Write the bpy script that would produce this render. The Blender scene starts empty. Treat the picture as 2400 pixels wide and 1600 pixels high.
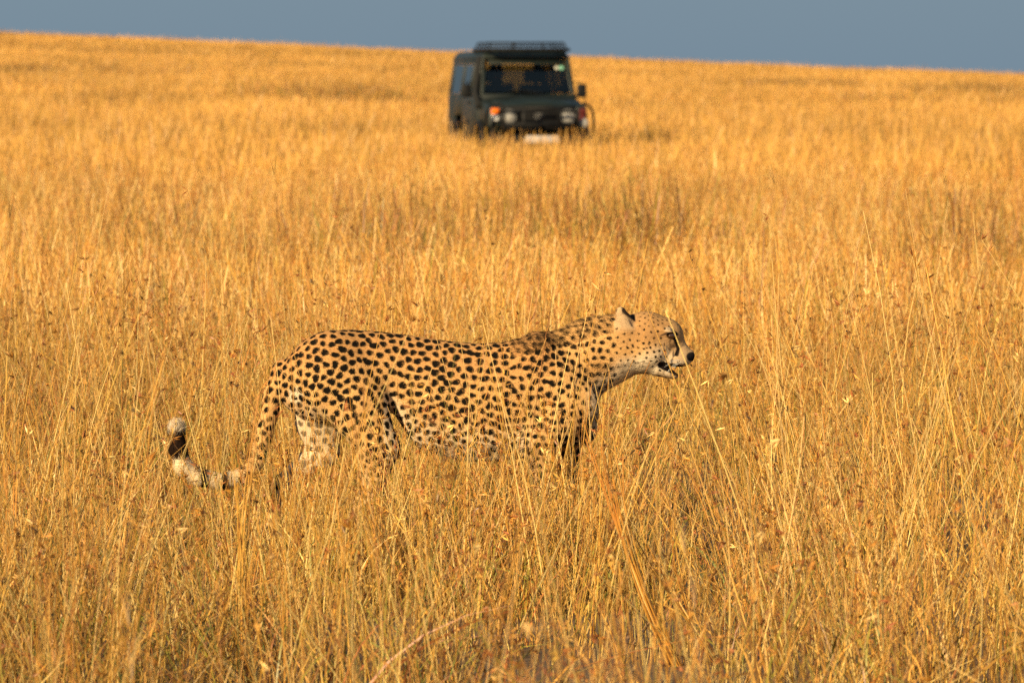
import bpy, math, random
import numpy as np
from mathutils import Vector, Matrix
from mathutils.kdtree import KDTree

random.seed(7)
rng = np.random.default_rng(7)
scene = bpy.context.scene
COL = scene.collection
R = math.radians

# ------------------------------------------------------------------ camera
CAM_H = 1.56
DC = 22.5            # distance of the cheetah
cam_d = bpy.data.cameras.new('camera')
cam = bpy.data.objects.new('camera', cam_d)
COL.objects.link(cam)
cam.location = (0, 0, CAM_H)
cam.rotation_euler = (R(90 - 2.06), 0, 0)
cam_d.sensor_width = 36
cam_d.lens = 250
cam_d.clip_start = 0.5
cam_d.clip_end = 6000
cam_d.dof.use_dof = True
cam_d.dof.focus_distance = DC - 0.08
cam_d.dof.aperture_fstop = 12.5
cam_d.dof.aperture_blades = 0
scene.camera = cam

# ------------------------------------------------------------------ light
SUN_EL, SUN_AZ = 21.0, 40.0      # elevation; degrees left of straight behind the camera
to_sun = Vector((-math.sin(R(SUN_AZ)) * math.cos(R(SUN_EL)),
                 -math.cos(R(SUN_AZ)) * math.cos(R(SUN_EL)), math.sin(R(SUN_EL))))
sun_d = bpy.data.lights.new('sun', 'SUN')
sun_d.energy = 5.0
sun_d.angle = R(0.5)
sun_d.color = (1.0, 0.78, 0.47)
sun = bpy.data.objects.new('sun', sun_d)
sun.rotation_euler = to_sun.to_track_quat('Z', 'Y').to_euler()
sun.location = (-20, -20, 30)
COL.objects.link(sun)

world = bpy.data.worlds.new('World')
scene.world = world
world.use_nodes = True
wn, wl = world.node_tree.nodes, world.node_tree.links
wn.clear()
w_out = wn.new('ShaderNodeOutputWorld')
w_mix = wn.new('ShaderNodeMixShader')
w_b1 = wn.new('ShaderNodeBackground')
w_b2 = wn.new('ShaderNodeBackground')
w_sky = wn.new('ShaderNodeTexSky')
w_sky.sky_type = 'NISHITA'
w_sky.sun_disc = False
w_sky.sun_elevation = R(SUN_EL)
w_sky.sun_rotation = math.atan2(to_sun.x, to_sun.y)
w_b1.inputs['Strength'].default_value = 0.06
wl.new(w_sky.outputs[0], w_b1.inputs['Color'])
# a sky wholly covered by blue grey storm cloud, a little brighter higher up
w_tc = wn.new('ShaderNodeTexCoord')
w_sep = wn.new('ShaderNodeSeparateXYZ')
w_ramp = wn.new('ShaderNodeValToRGB')
w_noi = wn.new('ShaderNodeTexNoise')
w_noi.inputs['Scale'].default_value = 7
w_noi.inputs['Detail'].default_value = 3
w_add = wn.new('ShaderNodeMath'); w_add.operation = 'MULTIPLY_ADD'
w_add.inputs[1].default_value = 0.035
wl.new(w_tc.outputs['Generated'], w_noi.inputs['Vector'])
wl.new(w_tc.outputs['Generated'], w_sep.inputs[0])
wl.new(w_noi.outputs[0], w_add.inputs[0])
wl.new(w_sep.outputs['Z'], w_add.inputs[2])
wl.new(w_add.outputs[0], w_ramp.inputs[0])
w_ramp.color_ramp.elements[0].position = 0.0
w_ramp.color_ramp.elements[0].color = (0.165, 0.247, 0.338, 1)
w_ramp.color_ramp.elements[1].position = 0.07
w_ramp.color_ramp.elements[1].color = (0.187, 0.284, 0.362, 1)
wl.new(w_ramp.outputs[0], w_b2.inputs['Color'])
w_b2.inputs['Strength'].default_value = 0.64
w_mix.inputs[0].default_value = 0.90
wl.new(w_b1.outputs[0], w_mix.inputs[1])
wl.new(w_b2.outputs[0], w_mix.inputs[2])
wl.new(w_mix.outputs[0], w_out.inputs[0])

scene.view_settings.view_transform = 'Standard'
scene.view_settings.look = 'None'
scene.view_settings.exposure = 0.64
scene.view_settings.gamma = 1.0
scene.render.film_transparent = False
scene.cycles.use_denoising = False
scene.cycles.use_adaptive_sampling = False
scene.cycles.sample_clamp_indirect = 4
scene.cycles.sample_clamp_direct = 12

# ------------------------------------------------------------------ helpers
def tag(o, label=None, cat=None, group=None, kind=None):
    if label: o['label'] = label
    if cat: o['category'] = cat
    if group: o['group'] = group
    if kind: o['kind'] = kind
    return o

def empty(name, loc=(0, 0, 0), rz=0):
    o = bpy.data.objects.new(name, None)
    o.location = loc
    o.rotation_euler = (0, 0, rz)
    o.empty_display_size = 0.2
    COL.objects.link(o)
    return o

def mesh_np(name, verts, quads=None, tris=None, mat=None, parent=None, col=None, smooth=True, link=True):
    me = bpy.data.meshes.new(name)
    verts = np.asarray(verts, np.float32)
    loops, starts, tot = [], [], 0
    if quads is not None and len(quads):
        q = np.asarray(quads, np.int32)
        loops.append(q.ravel()); starts.append(np.arange(len(q)) * 4); tot = len(q) * 4
    if tris is not None and len(tris):
        t = np.asarray(tris, np.int32)
        loops.append(t.ravel()); starts.append(tot + np.arange(len(t)) * 3)
    loops = np.concatenate(loops); starts = np.concatenate(starts)
    me.vertices.add(len(verts)); me.vertices.foreach_set('co', verts.ravel())
    me.loops.add(len(loops)); me.loops.foreach_set('vertex_index', loops.astype(np.int32))
    me.polygons.add(len(starts)); me.polygons.foreach_set('loop_start', starts.astype(np.int32))
    me.update(calc_edges=True)
    if smooth:
        me.polygons.foreach_set('use_smooth', np.ones(len(starts), bool))
    if col is not None:
        a = me.color_attributes.new('col', 'FLOAT_COLOR', 'POINT')
        c = np.ones((len(verts), 4), np.float32); c[:, :3] = col
        a.data.foreach_set('color', c.ravel())
    if mat: me.materials.append(mat)
    o = bpy.data.objects.new(name, me)
    if link: COL.objects.link(o)
    if parent: o.parent = parent
    return o

def principled(name, base=(0.5, 0.5, 0.5), rough=0.5, metal=0.0, coat=0.0, **kw):
    m = bpy.data.materials.new(name)
    m.use_nodes = True
    b = m.node_tree.nodes['Principled BSDF']
    b.inputs['Base Color'].default_value = (*base, 1)
    b.inputs['Roughness'].default_value = rough
    b.inputs['Metallic'].default_value = metal
    b.inputs['Coat Weight'].default_value = coat
    for k, v in kw.items():
        b.inputs[k.replace('_', ' ')].default_value = v
    return m

def noisy(m, c1, c2, scale=8.0, detail=4, bump=0.0, rough=None):
    nt = m.node_tree; b = nt.nodes['Principled BSDF']
    tc = nt.nodes.new('ShaderNodeTexCoord')
    n = nt.nodes.new('ShaderNodeTexNoise'); n.inputs['Scale'].default_value = scale; n.inputs['Detail'].default_value = detail
    r = nt.nodes.new('ShaderNodeValToRGB')
    r.color_ramp.elements[0].position = 0.35; r.color_ramp.elements[0].color = (*c1, 1)
    r.color_ramp.elements[1].position = 0.65; r.color_ramp.elements[1].color = (*c2, 1)
    nt.links.new(tc.outputs['Object'], n.inputs['Vector'])
    nt.links.new(n.outputs[0], r.inputs[0]); nt.links.new(r.outputs[0], b.inputs['Base Color'])
    if rough:
        mr = nt.nodes.new('ShaderNodeMapRange'); mr.inputs[3].default_value = rough[0]; mr.inputs[4].default_value = rough[1]
        nt.links.new(n.outputs[0], mr.inputs[0]); nt.links.new(mr.outputs[0], b.inputs['Roughness'])
    if bump:
        bp = nt.nodes.new('ShaderNodeBump'); bp.inputs['Strength'].default_value = bump
        nt.links.new(n.outputs[0], bp.inputs['Height']); nt.links.new(bp.outputs[0], b.inputs['Normal'])
    return m

def noise2(x, y, seed=0):
    """smooth value noise, numpy"""
    x = np.asarray(x, float); y = np.asarray(y, float)
    xi = np.floor(x).astype(int); yi = np.floor(y).astype(int)
    xf = x - xi; yf = y - yi
    def h(i, j):
        n = (i * 374761393 + j * 668265263 + seed * 974711) & 0x7fffffff
        n = ((n ^ (n >> 13)) * 1274126177) & 0x7fffffff
        return ((n ^ (n >> 16)) & 0xffff) / 65535.0
    u = xf * xf * (3 - 2 * xf); v = yf * yf * (3 - 2 * yf)
    return (h(xi, yi) * (1 - u) + h(xi + 1, yi) * u) * (1 - v) + (h(xi, yi + 1) * (1 - u) + h(xi + 1, yi + 1) * u) * v

# ------------------------------------------------------------------ terrain
def ground_z(x, y):
    x = np.asarray(x, float); y = np.asarray(y, float)
    t = np.clip((y - 105) / 395.0, 0, None)
    up = 3.15 * np.minimum(t, 1.0) ** 1.05
    over = np.clip(y - 500, 0, None)
    z = up - over * 0.002 - np.minimum(over, 1500) ** 2 * 1.2e-5
    z = z - np.tanh(x / 160.0) * 160.0 * 0.0425 * np.clip((y - 60) / 440.0, 0, 1.0)
    z = z + 0.05 * (noise2(x / 5.0 + 40, y / 5.0, 3) - 0.5) * np.clip((y - 28) / 20, 0, 1)
    z = z + 0.16 * (noise2(x / 30.0 + 9, y / 26.0, 5) - 0.5) * np.clip((y - 125) / 120, 0, 1)
    return z

xs = np.concatenate([-np.geomspace(3500, 8, 45), np.arange(-7, 7.01, 0.5), np.geomspace(8, 3500, 45)])
ys = np.concatenate([-np.geomspace(1500, 10, 20), np.arange(-8, 60, 0.7), np.geomspace(60, 5000, 170)])
gx, gy = np.meshgrid(xs, ys)
gz = ground_z(gx, np.maximum(gy, 0))
nx, ny = len(xs), len(ys)
gi = np.arange(nx * ny).reshape(ny, nx)
gq = np.stack([gi[:-1, :-1], gi[:-1, 1:], gi[1:, 1:], gi[1:, :-1]], -1).reshape(-1, 4)
m_ground = noisy(principled('dry_soil', rough=0.95), (0.09, 0.05, 0.022), (0.20, 0.11, 0.042), scale=0.6, detail=8, bump=0.4)
# beyond the built grass (far to the sides and over the ridge) the ground carries the grass colour
nt = m_ground.node_tree; N = nt.nodes.new; L = nt.links.new
pb = nt.nodes['Principled BSDF']; old = pb.inputs['Base Color'].links[0].from_socket
ge = N('ShaderNodeNewGeometry'); sp = N('ShaderNodeSeparateXYZ'); L(ge.outputs['Position'], sp.inputs[0])
ax = N('ShaderNodeMath'); ax.operation = 'ABSOLUTE'; L(sp.outputs['X'], ax.inputs[0])
wy = N('ShaderNodeMath'); wy.operation = 'MULTIPLY_ADD'; wy.inputs[1].default_value = -.135; wy.inputs[2].default_value = -2.5; L(sp.outputs['Y'], wy.inputs[0])
df = N('ShaderNodeMath'); df.operation = 'ADD'; L(ax.outputs[0], df.inputs[0]); L(wy.outputs[0], df.inputs[1])
fa = N('ShaderNodeMath'); fa.operation = 'SUBTRACT'; fa.inputs[1].default_value = 540; L(sp.outputs['Y'], fa.inputs[0])
mxm = N('ShaderNodeMath'); mxm.operation = 'MAXIMUM'; L(df.outputs[0], mxm.inputs[0]); L(fa.outputs[0], mxm.inputs[1])
mr = N('ShaderNodeMapRange'); mr.inputs[1].default_value = 0; mr.inputs[2].default_value = 2.5; L(mxm.outputs[0], mr.inputs[0])
no_ = N('ShaderNodeTexNoise'); no_.inputs['Scale'].default_value = 1.4; no_.inputs['Detail'].default_value = 8; L(ge.outputs['Position'], no_.inputs['Vector'])
rp = N('ShaderNodeValToRGB'); rp.color_ramp.elements[0].position = .3; rp.color_ramp.elements[0].color = (.36, .19, .05, 1)
rp.color_ramp.elements[1].position = .7; rp.color_ramp.elements[1].color = (.66, .38, .10, 1); L(no_.outputs[0], rp.inputs[0])
mc = N('ShaderNodeMix'); mc.data_type = 'RGBA'; L(mr.outputs[0], mc.inputs[0]); L(old, mc.inputs[6]); L(rp.outputs[0], mc.inputs[7]); L(mc.outputs[2], pb.inputs['Base Color'])
g_o = mesh_np('ground', np.stack([gx, gy, gz], -1).reshape(-1, 3), gq, mat=m_ground)
tag(g_o, 'dry savanna soil rising to a tilted horizon under tall grass', None, kind='structure')

# ------------------------------------------------------------------ grass
def grass_material(name):
    m = bpy.data.materials.new(name); m.use_nodes = True
    nt = m.node_tree; nt.nodes.clear(); N = nt.nodes.new; L = nt.links.new
    out = N('ShaderNodeOutputMaterial')
    at = N('ShaderNodeAttribute'); at.attribute_name = 'col'
    geo = N('ShaderNodeNewGeometry')
    n1 = N('ShaderNodeTexNoise'); n1.inputs['Scale'].default_value = 0.22; n1.inputs['Detail'].default_value = 3
    n2 = N('ShaderNodeTexNoise'); n2.inputs['Scale'].default_value = 2.2; n2.inputs['Detail'].default_value = 2
    mp = N('ShaderNodeMapping'); mp.inputs['Scale'].default_value = (1.0, 0.28, 1.0)
    L(geo.outputs['Position'], mp.inputs[0]); L(mp.outputs[0], n1.inputs['Vector']); L(geo.outputs['Position'], n2.inputs['Vector'])
    oi = N('ShaderNodeObjectInfo')
    # value variation per clump and per patch
    v1 = N('ShaderNodeMapRange'); v1.inputs[1].default_value = 0.3; v1.inputs[2].default_value = 0.7
    v1.inputs[3].default_value = 0.80; v1.inputs[4].default_value = 1.16
    L(n1.outputs[0], v1.inputs[0])
    v2 = N('ShaderNodeMapRange'); v2.inputs[3].default_value = 0.86; v2.inputs[4].default_value = 1.14
    L(oi.outputs['Random'], v2.inputs[0])
    mul = N('ShaderNodeMath'); mul.operation = 'MULTIPLY'
    L(v1.outputs[0], mul.inputs[0]); L(v2.outputs[0], mul.inputs[1])
    h2 = N('ShaderNodeMapRange'); h2.inputs[1].default_value = 0.3; h2.inputs[2].default_value = 0.7
    h2.inputs[3].default_value = 0.488; h2.inputs[4].default_value = 0.510
    L(n2.outputs[0], h2.inputs[0])
    n3 = N('ShaderNodeTexNoise'); n3.inputs['Scale'].default_value = 0.028; n3.inputs['Detail'].default_value = 4
    mp3 = N('ShaderNodeMapping'); mp3.inputs['Scale'].default_value = (1.0, 1.6, 1.0)
    L(geo.outputs['Position'], mp3.inputs[0]); L(mp3.outputs[0], n3.inputs['Vector'])
    v3 = N('ShaderNodeMapRange'); v3.inputs[1].default_value = 0.36; v3.inputs[2].default_value = 0.62
    v3.inputs[3].default_value = 0.80; v3.inputs[4].default_value = 1.10
    L(n3.outputs[0], v3.inputs[0])
    mul3 = N('ShaderNodeMath'); mul3.operation = 'MULTIPLY'
    L(mul.outputs[0], mul3.inputs[0]); L(v3.outputs[0], mul3.inputs[1]); mul = mul3
    hsv = N('ShaderNodeHueSaturation')
    L(at.outputs['Color'], hsv.inputs['Color']); L(mul.outputs[0], hsv.inputs['Value']); L(h2.outputs[0], hsv.inputs['Hue'])
    d = N('ShaderNodeBsdfPrincipled'); d.inputs['Roughness'].default_value = 0.42
    d.inputs['Specular IOR Level'].default_value = 0.35
    t = N('ShaderNodeBsdfTranslucent')
    mx = N('ShaderNodeMixShader'); mx.inputs[0].default_value = 0.08
    L(hsv.outputs[0], d.inputs['Base Color']); L(hsv.outputs[0], t.inputs['Color'])
    L(d.outputs[0], mx.inputs[1]); L(t.outputs[0], mx.inputs[2]); L(mx.outputs[0], out.inputs[0])
    return m
m_grass = grass_material('dry_grass')

PAL = {
    'straw': (0.74, 0.41, 0.090), 'gold': (0.66, 0.318, 0.058), 'pale': (0.93, 0.63, 0.225),
    'rust': (0.38, 0.135, 0.038), 'olive': (0.30, 0.25, 0.040), 'brown': (0.24, 0.115, 0.030), 'green': (0.18, 0.20, 0.040),
    'orange': (0.60, 0.26, 0.045), 'even': (0.64, 0.360, 0.088), 'even2': (0.60, 0.318, 0.070)}

class Blades:
    def __init__(s): s.v, s.q, s.t, s.c, s.n = [], [], [], [], 0
    def add(s, verts, quads, tris, col):
        verts = np.asarray(verts)
        s.v.append(verts)
        if len(quads): s.q.append(np.asarray(quads) + s.n)
        if len(tris): s.t.append(np.asarray(tris) + s.n)
        c = np.asarray(col, float)
        s.c.append(np.tile(c, (len(verts), 1)) if c.ndim == 1 else c)
        s.n += len(verts)
    def ribbon(s, P, w, side, col):
        """P (n,3) path, w (n,) half widths, side (3,)"""
        n = len(P)
        A = P - side[None] * w[:, None]; B = P + side[None] * w[:, None]
        V = np.empty((2 * n, 3)); V[0::2] = A; V[1::2] = B
        i = np.arange(n - 1) * 2
        s.add(V, np.stack([i, i + 1, i + 3, i + 2], 1), [], np.repeat(np.atleast_2d(col), 2, 0) if np.ndim(col) == 2 else col)
    def tube(s, P, r, col, k=3):
        n = len(P)
        T = np.gradient(P, axis=0); T /= np.linalg.norm(T, axis=1)[:, None] + 1e-9
        ref = np.array([0.91, 0.4, 0.1]) if abs(T[0][2]) > 0.5 else np.array([0, 0.3, 0.95])
        U = np.cross(T, ref); U /= np.linalg.norm(U, axis=1)[:, None] + 1e-9
        W = np.cross(T, U)
        a = np.arange(k) * 2 * math.pi / k
        V = (P[:, None, :] + r[:, None, None] * (np.cos(a)[None, :, None] * U[:, None, :] + np.sin(a)[None, :, None] * W[:, None, :])).reshape(-1, 3)
        q = []
        for i in range(n - 1):
            for j in range(k):
                q.append((i * k + j, i * k + (j + 1) % k, (i + 1) * k + (j + 1) % k, (i + 1) * k + j))
        s.add(V, q, [], np.repeat(col, k, 0) if np.ndim(col) == 2 else col)
    def build(s, name, mat, parent=None, link=True):
        return mesh_np(name, np.concatenate(s.v), np.concatenate(s.q) if s.q else None,
                       np.concatenate(s.t) if s.t else None, mat, parent, np.concatenate(s.c), True, link)

def pick(rs, names, p):
    return np.array(PAL[names[rs.choice(len(names), p=p)]])

def curve_path(rs, base, h, lean_dir, lean, bend, n, droop=0.0):
    t = np.linspace(0, 1, n)
    d = np.array([math.cos(lean_dir), math.sin(lean_dir)])
    out = h * (math.tan(min(lean, 1.2)) * t + bend * t * t)
    sidew = h * 0.035 * np.sin(t * rs.uniform(2, 5) + rs.uniform(0, 6)) * t
    z = h * (t - droop * t ** 3)
    P = np.stack([base[0] + d[0] * out - d[1] * sidew, base[1] + d[1] * out + d[0] * sidew, base[2] + z], 1)
    return P

def spikelet(B, rs, p, d, L, w, col):
    d = d / (np.linalg.norm(d) + 1e-9)
    s = np.cross(d, rs.normal(size=3)); s /= np.linalg.norm(s) + 1e-9
    u = np.cross(d, s)
    B.add([p, p + d * L * .45 + s * w, p + d * L, p + d * L * .45 - s * w, p + d * L * .45 + u * w * .8],
          [], [(0, 1, 2), (0, 2, 3), (0, 4, 2), (0, 1, 4)], col)

def seed_head(B, rs, P, kind, sc=1.0):
    """hang spikelets along the top of stem path P"""
    top = P[-1]; dn = P[-1] - P[-2]; dn /= np.linalg.norm(dn)
    if kind == 0:      # red oat grass: nodding bunches of long spikelets with awns
        nb = rs.integers(1, 4)
        for b in range(nb):
            t0 = top - dn * sc * (0.0 + 0.045 * b * rs.uniform(.7, 1.5))
            bd = rs.normal(size=3) * .6 + dn * .5 + np.array([0, 0, -.3]); bd /= np.linalg.norm(bd)
            c = pick(rs, ['rust', 'brown', 'straw', 'pale', 'orange'], [.46, .26, .08, .03, .17])
            for k in range(rs.integers(3, 7)):
                d = bd + rs.normal(size=3) * .42
                spikelet(B, rs, t0, d, sc * rs.uniform(.018, .034), sc * rs.uniform(.0016, .0030), c * rs.uniform(.8, 1.15))
                if rs.random() < .3:
                    d /= np.linalg.norm(d)
                    q = t0 + d * sc * .03
                    B.ribbon(np.stack([q, q + (d + rs.normal(size=3) * .3) * sc * rs.uniform(.02, .045)]), np.array([.0006, .0003]) * sc, np.array([1., 0, 0]), PAL['brown'])
    elif kind == 1:    # narrow ear
        n = rs.integers(8, 16); c = pick(rs, ['gold', 'straw', 'orange', 'rust'], [.3, .3, .25, .15])
        L = sc * rs.uniform(.06, .13)
        for k in range(n):
            f = k / n
            p = top - dn * L * (1 - f)
            d = dn * 1.0 + rs.normal(size=3) * .28
            spikelet(B, rs, p, d, sc * rs.uniform(.012, .018), sc * .0019, c * rs.uniform(.85, 1.15))
    else:              # finger heads
        for k in range(rs.integers(2, 5)):
            d = dn + rs.normal(size=3) * .25
            B.ribbon(np.stack([top, top + d * sc * .025, top + d * sc * rs.uniform(.05, .075)]), np.array([.0012, .001, .0004]) * sc,
                     np.array([.8, .6, 0]), pick(rs, ['gold', 'brown', 'straw'], [.4, .3, .3]))

def stem_height(rs):
    u = rs.random()
    if u < .72: return rs.uniform(.26, .52)
    if u < .945: return rs.uniform(.46, .68)
    return rs.uniform(.62, .95)

def make_tuft(name, seed, Rr, n_stem, n_leaf, wmul=1.0, near=True, wide_lean=1.0, hfun=stem_height, seeds=.30, pal=None, lpal=None, cj=(.6, 1.2), names=None, lnames=None):
    rs = np.random.default_rng(seed)
    B = Blades()
    drift = rs.uniform(0, 6.28)
    for i in range(n_stem):
        a = rs.uniform(0, 6.28); r = Rr * math.sqrt(rs.random())
        base = np.array([r * math.cos(a), r * math.sin(a), -0.02])
        h = hfun(rs)
        lean = abs(rs.normal(0, .20)) * wide_lean
        if rs.random() < .10: lean = rs.uniform(.45, 1.1); h *= .8
        ld = rs.uniform(0, 6.28) if rs.random() < .75 else drift
        n = 6 if near else 4
        P = curve_path(rs, base, h, ld, lean, rs.uniform(0, .16), n)
        c = pick(rs, names or ['straw', 'gold', 'pale', 'olive', 'rust', 'orange'], pal or [.32, .23, .23, .06, .07, .09])
        c = c * rs.uniform(*cj)
        w0 = (rs.uniform(.0007, .0018) if rs.random() < .8 else rs.uniform(.0018, .0027)) * wmul
        w = np.linspace(w0, w0 * .45, n)
        if near:
            lowc = c * np.array([.93, 1.0, .9])
            cc = np.linspace(lowc, c, n)
            B.tube(P, w, cc)
        else:
            s = rs.normal(size=3); s[2] = 0; s[1] *= .35; s /= np.linalg.norm(s)
            B.ribbon(P, w * 1.2, s, c)
        if rs.random() < seeds and h > .3:
            if near:
                seed_head(B, rs, P, rs.choice(3, p=[.6, .28, .12]), .95)
            else:
                cc = pick(rs, names or ['rust', 'gold', 'straw', 'pale', 'orange'], pal if names else [.16, .28, .22, .18, .16])
                for k in range(3):
                    spikelet(B, rs, P[-1], rs.normal(size=3) + np.array([0, 0, .8]), .034, .0018 * max(1, wmul * .6), cc)
    for i in range(n_leaf):
        a = rs.uniform(0, 6.28); r = Rr * math.sqrt(rs.random())
        base = np.array([r * math.cos(a), r * math.sin(a), rs.uniform(-.02, .14)])
        h = rs.uniform(.12, .34)
        n = 6 if near else 4
        P = curve_path(rs, base, h, rs.uniform(0, 6.28), abs(rs.normal(0, .5)), rs.uniform(.1, .9), n, droop=rs.uniform(0, .6))
        w0 = rs.uniform(.0014, .0034) * wmul
        t = np.linspace(0, 1, n)
        w = w0 * np.clip(1.15 - t ** 2 * 1.1, .05, 1)
        c = pick(rs, lnames or names or ['straw', 'gold', 'olive', 'brown', 'green', 'rust', 'pale'], lpal or pal if (lnames or names) else [.12, .12, .19, .32, .06, .14, .05]) * rs.uniform(.85, 1.1)
        s = rs.normal(size=3); s[2] *= .2; s /= np.linalg.norm(s)
        B.ribbon(P, w, s, c)
    return B.build(name, m_grass, link=False)

def proto_collection(name, objs):
    c = bpy.data.collections.new(name)
    for o in objs: c.objects.link(o)
    return c

near_c = proto_collection('near_tufts', [make_tuft('tuft_near_%02d' % i, 100 + i, .20, 36, 36, seeds=.34) for i in range(12)])
mid_c = proto_collection('mid_tufts', [make_tuft('tuft_mid_%02d' % i, 200 + i, .38, 120, 40, 1.45, False, hfun=lambda r: r.uniform(.26, .52) if r.random() < .8 else r.uniform(.45, .68), seeds=.35, cj=(.75, 1.15), lpal=None) for i in range(8)])
PAL['olive2'] = PAL['olive']
far_c = proto_collection('far_tufts', [make_tuft('tuft_far_%02d' % i, 300 + i, .85, 330, 60, 3.6, False, seeds=.12, cj=(.9, 1.08), names=['even', 'even2', 'straw'], pal=[.5, .3, .2]) for i in range(6)])
scrub_c = proto_collection('scrub_tufts', [make_tuft('tuft_scrub_%02d' % i, 500 + i, .40, 60, 120, 2.2, False, hfun=lambda r: r.uniform(.35, .62), seeds=.3, names=['brown', 'rust', 'olive', 'straw'], pal=[.4, .2, .2, .2], lnames=['brown', 'olive', 'rust', 'gold'], lpal=[.4, .3, .1, .2]) for i in range(5)])

def scatter(name, coll, P, rot, scl, idx, label):
    me = bpy.data.meshes.new(name)
    me.vertices.add(len(P)); me.vertices.foreach_set('co', np.asarray(P, np.float32).ravel())
    for nm, ty, arr in (('rot', 'FLOAT_VECTOR', rot), ('scl', 'FLOAT_VECTOR', scl)):
        a = me.attributes.new(nm, ty, 'POINT'); a.data.foreach_set('vector', np.asarray(arr, np.float32).ravel())
    a = me.attributes.new('idx', 'INT', 'POINT'); a.data.foreach_set('value', np.asarray(idx, np.int32))
    me.materials.append(m_grass)
    o = bpy.data.objects.new(name, me); COL.objects.link(o)
    ng = bpy.data.node_groups.new(name, 'GeometryNodeTree')
    ng.interface.new_socket('Geometry', in_out='INPUT', socket_type='NodeSocketGeometry')
    ng.interface.new_socket('Geometry', in_out='OUTPUT', socket_type='NodeSocketGeometry')
    N = ng.nodes.new; L = ng.links.new
    gi_, go_ = N('NodeGroupInput'), N('NodeGroupOutput')
    ci = N('GeometryNodeCollectionInfo'); ci.inputs['Collection'].default_value = coll
    ci.inputs['Separate Children'].default_value = True; ci.inputs['Reset Children'].default_value = True
    ip = N('GeometryNodeInstanceOnPoints'); ip.inputs['Pick Instance'].default_value = True
    def na(nm, dt):
        n = N('GeometryNodeInputNamedAttribute'); n.data_type = dt; n.inputs['Name'].default_value = nm
        return n.outputs['Attribute']
    L(gi_.outputs[0], ip.inputs['Points']); L(ci.outputs[0], ip.inputs['Instance'])
    L(na('idx', 'INT'), ip.inputs['Instance Index'])
    L(na('rot', 'FLOAT_VECTOR'), ip.inputs['Rotation']); L(na('scl', 'FLOAT_VECTOR'), ip.inputs['Scale'])
    L(ip.outputs[0], go_.inputs[0])
    md = o.modifiers.new('scatter', 'NODES'); md.node_group = ng
    tag(o, label, 'grass', kind='stuff')
    return o

JX, JY, JYAW = 0.44, 118.6, R(8.3)
JZ = float(ground_z(JX, JY)) - 0.045

def sample(y0, y1, dens, margin=1.9, extra=3.0):
    """random points in the wedge the camera (and one a step aside) sees"""
    half = lambda y: 0.0735 * y * margin + extra
    n = int(dens * (y1 - y0) * (half(y0) + half(y1)))
    y = y0 + (y1 - y0) * rng.random(int(n * 1.6))
    x = (rng.random(len(y)) * 2 - 1) * half(y1)
    k = np.abs(x) < half(y)
    x, y = x[k][:n], y[k][:n]
    return x, y

def jeep_local(x, y):
    dx, dy = x - JX, y - JY
    c, s = math.cos(-JYAW), math.sin(-JYAW)
    return dx * c - dy * s, dx * s + dy * c

def dress(x, y, nvar, smin=.85, smax=1.15):
    n = len(x)
    hz = smin + (smax - smin) * rng.random(n)
    big = noise2(x / 1.6 + 11, y / 3.2, 2)
    hz = hz * (0.80 + 0.40 * big)
    # the trampled brown patch between the cheetah and the vehicle
    p = np.exp(-(((x - .1) / 2.0) ** 4) - ((y - 66) / 6.5) ** 4) + .7 * np.exp(-(((x + 1.2) / 1.2) ** 2) - ((y - 58) / 4.0) ** 2)
    hz = hz * (1 - .30 * np.clip(p, 0, 1))
    far = np.clip((y - 130) / 60, 0, 1)
    hz = hz * (1 - .31 * np.exp(-((x - JX) / 2.8) ** 2 - ((y - 112) / 9.0) ** 2))
    hz = hz * (1 - .35 * far) * (1 - .45 * far * np.clip((noise2(x / 7 + 3, y / 14, 8) - .6) * 6, 0, 1))
    nearf = np.clip((34 - y) / 6, 0, 1)
    hz = hz * (1 + nearf * .55 * (noise2(x / .35 + 5, y / .9, 17) - .5))
    hx = .9 + .25 * rng.random(n)
    z = ground_z(x, y)
    P = np.stack([x, y, z], 1)
    rot = np.stack([rng.normal(0, .06, n), rng.normal(0, .06, n), rng.random(n) * 6.283], 1)
    return P, rot, np.stack([hx, hx, hz], 1), rng.integers(0, nvar, n)

# near field
def tall_height(rs): return rs.uniform(.50, .98)
tall_c = proto_collection('tall_tufts', [make_tuft('tuft_tall_%02d' % i, 400 + i, .07 + .02 * (i % 3), 5 + i % 5, 3, 1.15, True, 1.35, tall_height, .45, [.36, .20, .32, .03, .03, .06]) for i in range(10)])
x, y = sample(14.8, 30.0, 2.3)
x0_, y0_ = sample(15.0, 21.0, 2.0); x, y = np.concatenate([x, x0_]), np.concatenate([y, y0_])
P, rot, scl, idx = dress(x, y, 10, .7, 1.15)
nearcut = (y < 16.5) & (rng.random(len(x)) < .5)
keep = ~((x > -1.05) & (x < .62) & (y > DC - 2.4) & (y < DC + .45))
keep |= (x > -1.05) & (x < .62) & (y > DC - 2.4) & (y < DC - .4) & (rng.random(len(x)) < .28)
keep &= ~nearcut
los = x * DC / y
keep &= ~((los > -.85) & (los < .62) & (y < DC) & (rng.random(len(x)) < .6)) & ~((los > .28) & (los < .62) & (y < DC) & (y > 14))
rot[:, :2] *= 2.2
scatter('grass', tall_c, P[keep], rot[keep], scl[keep], idx[keep], 'tall pale straw stems standing above the shorter grass near the camera')
x, y = sample(7.0, 34.0, 6.2)
nx_ = int(1.8 * 1.5 * 9)
x = np.concatenate([x, rng.uniform(-.80, .60, nx_), rng.uniform(.02, .34, 12), rng.uniform(-.56, -.24, 9)]); y = np.concatenate([y, rng.uniform(20.6, 22.1, nx_), rng.uniform(21.2, 22.15, 12), rng.uniform(21.4, 22.15, 9)])
P, rot, scl, idx = dress(x, y, 12)
dx, dy = x, y - DC
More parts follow.
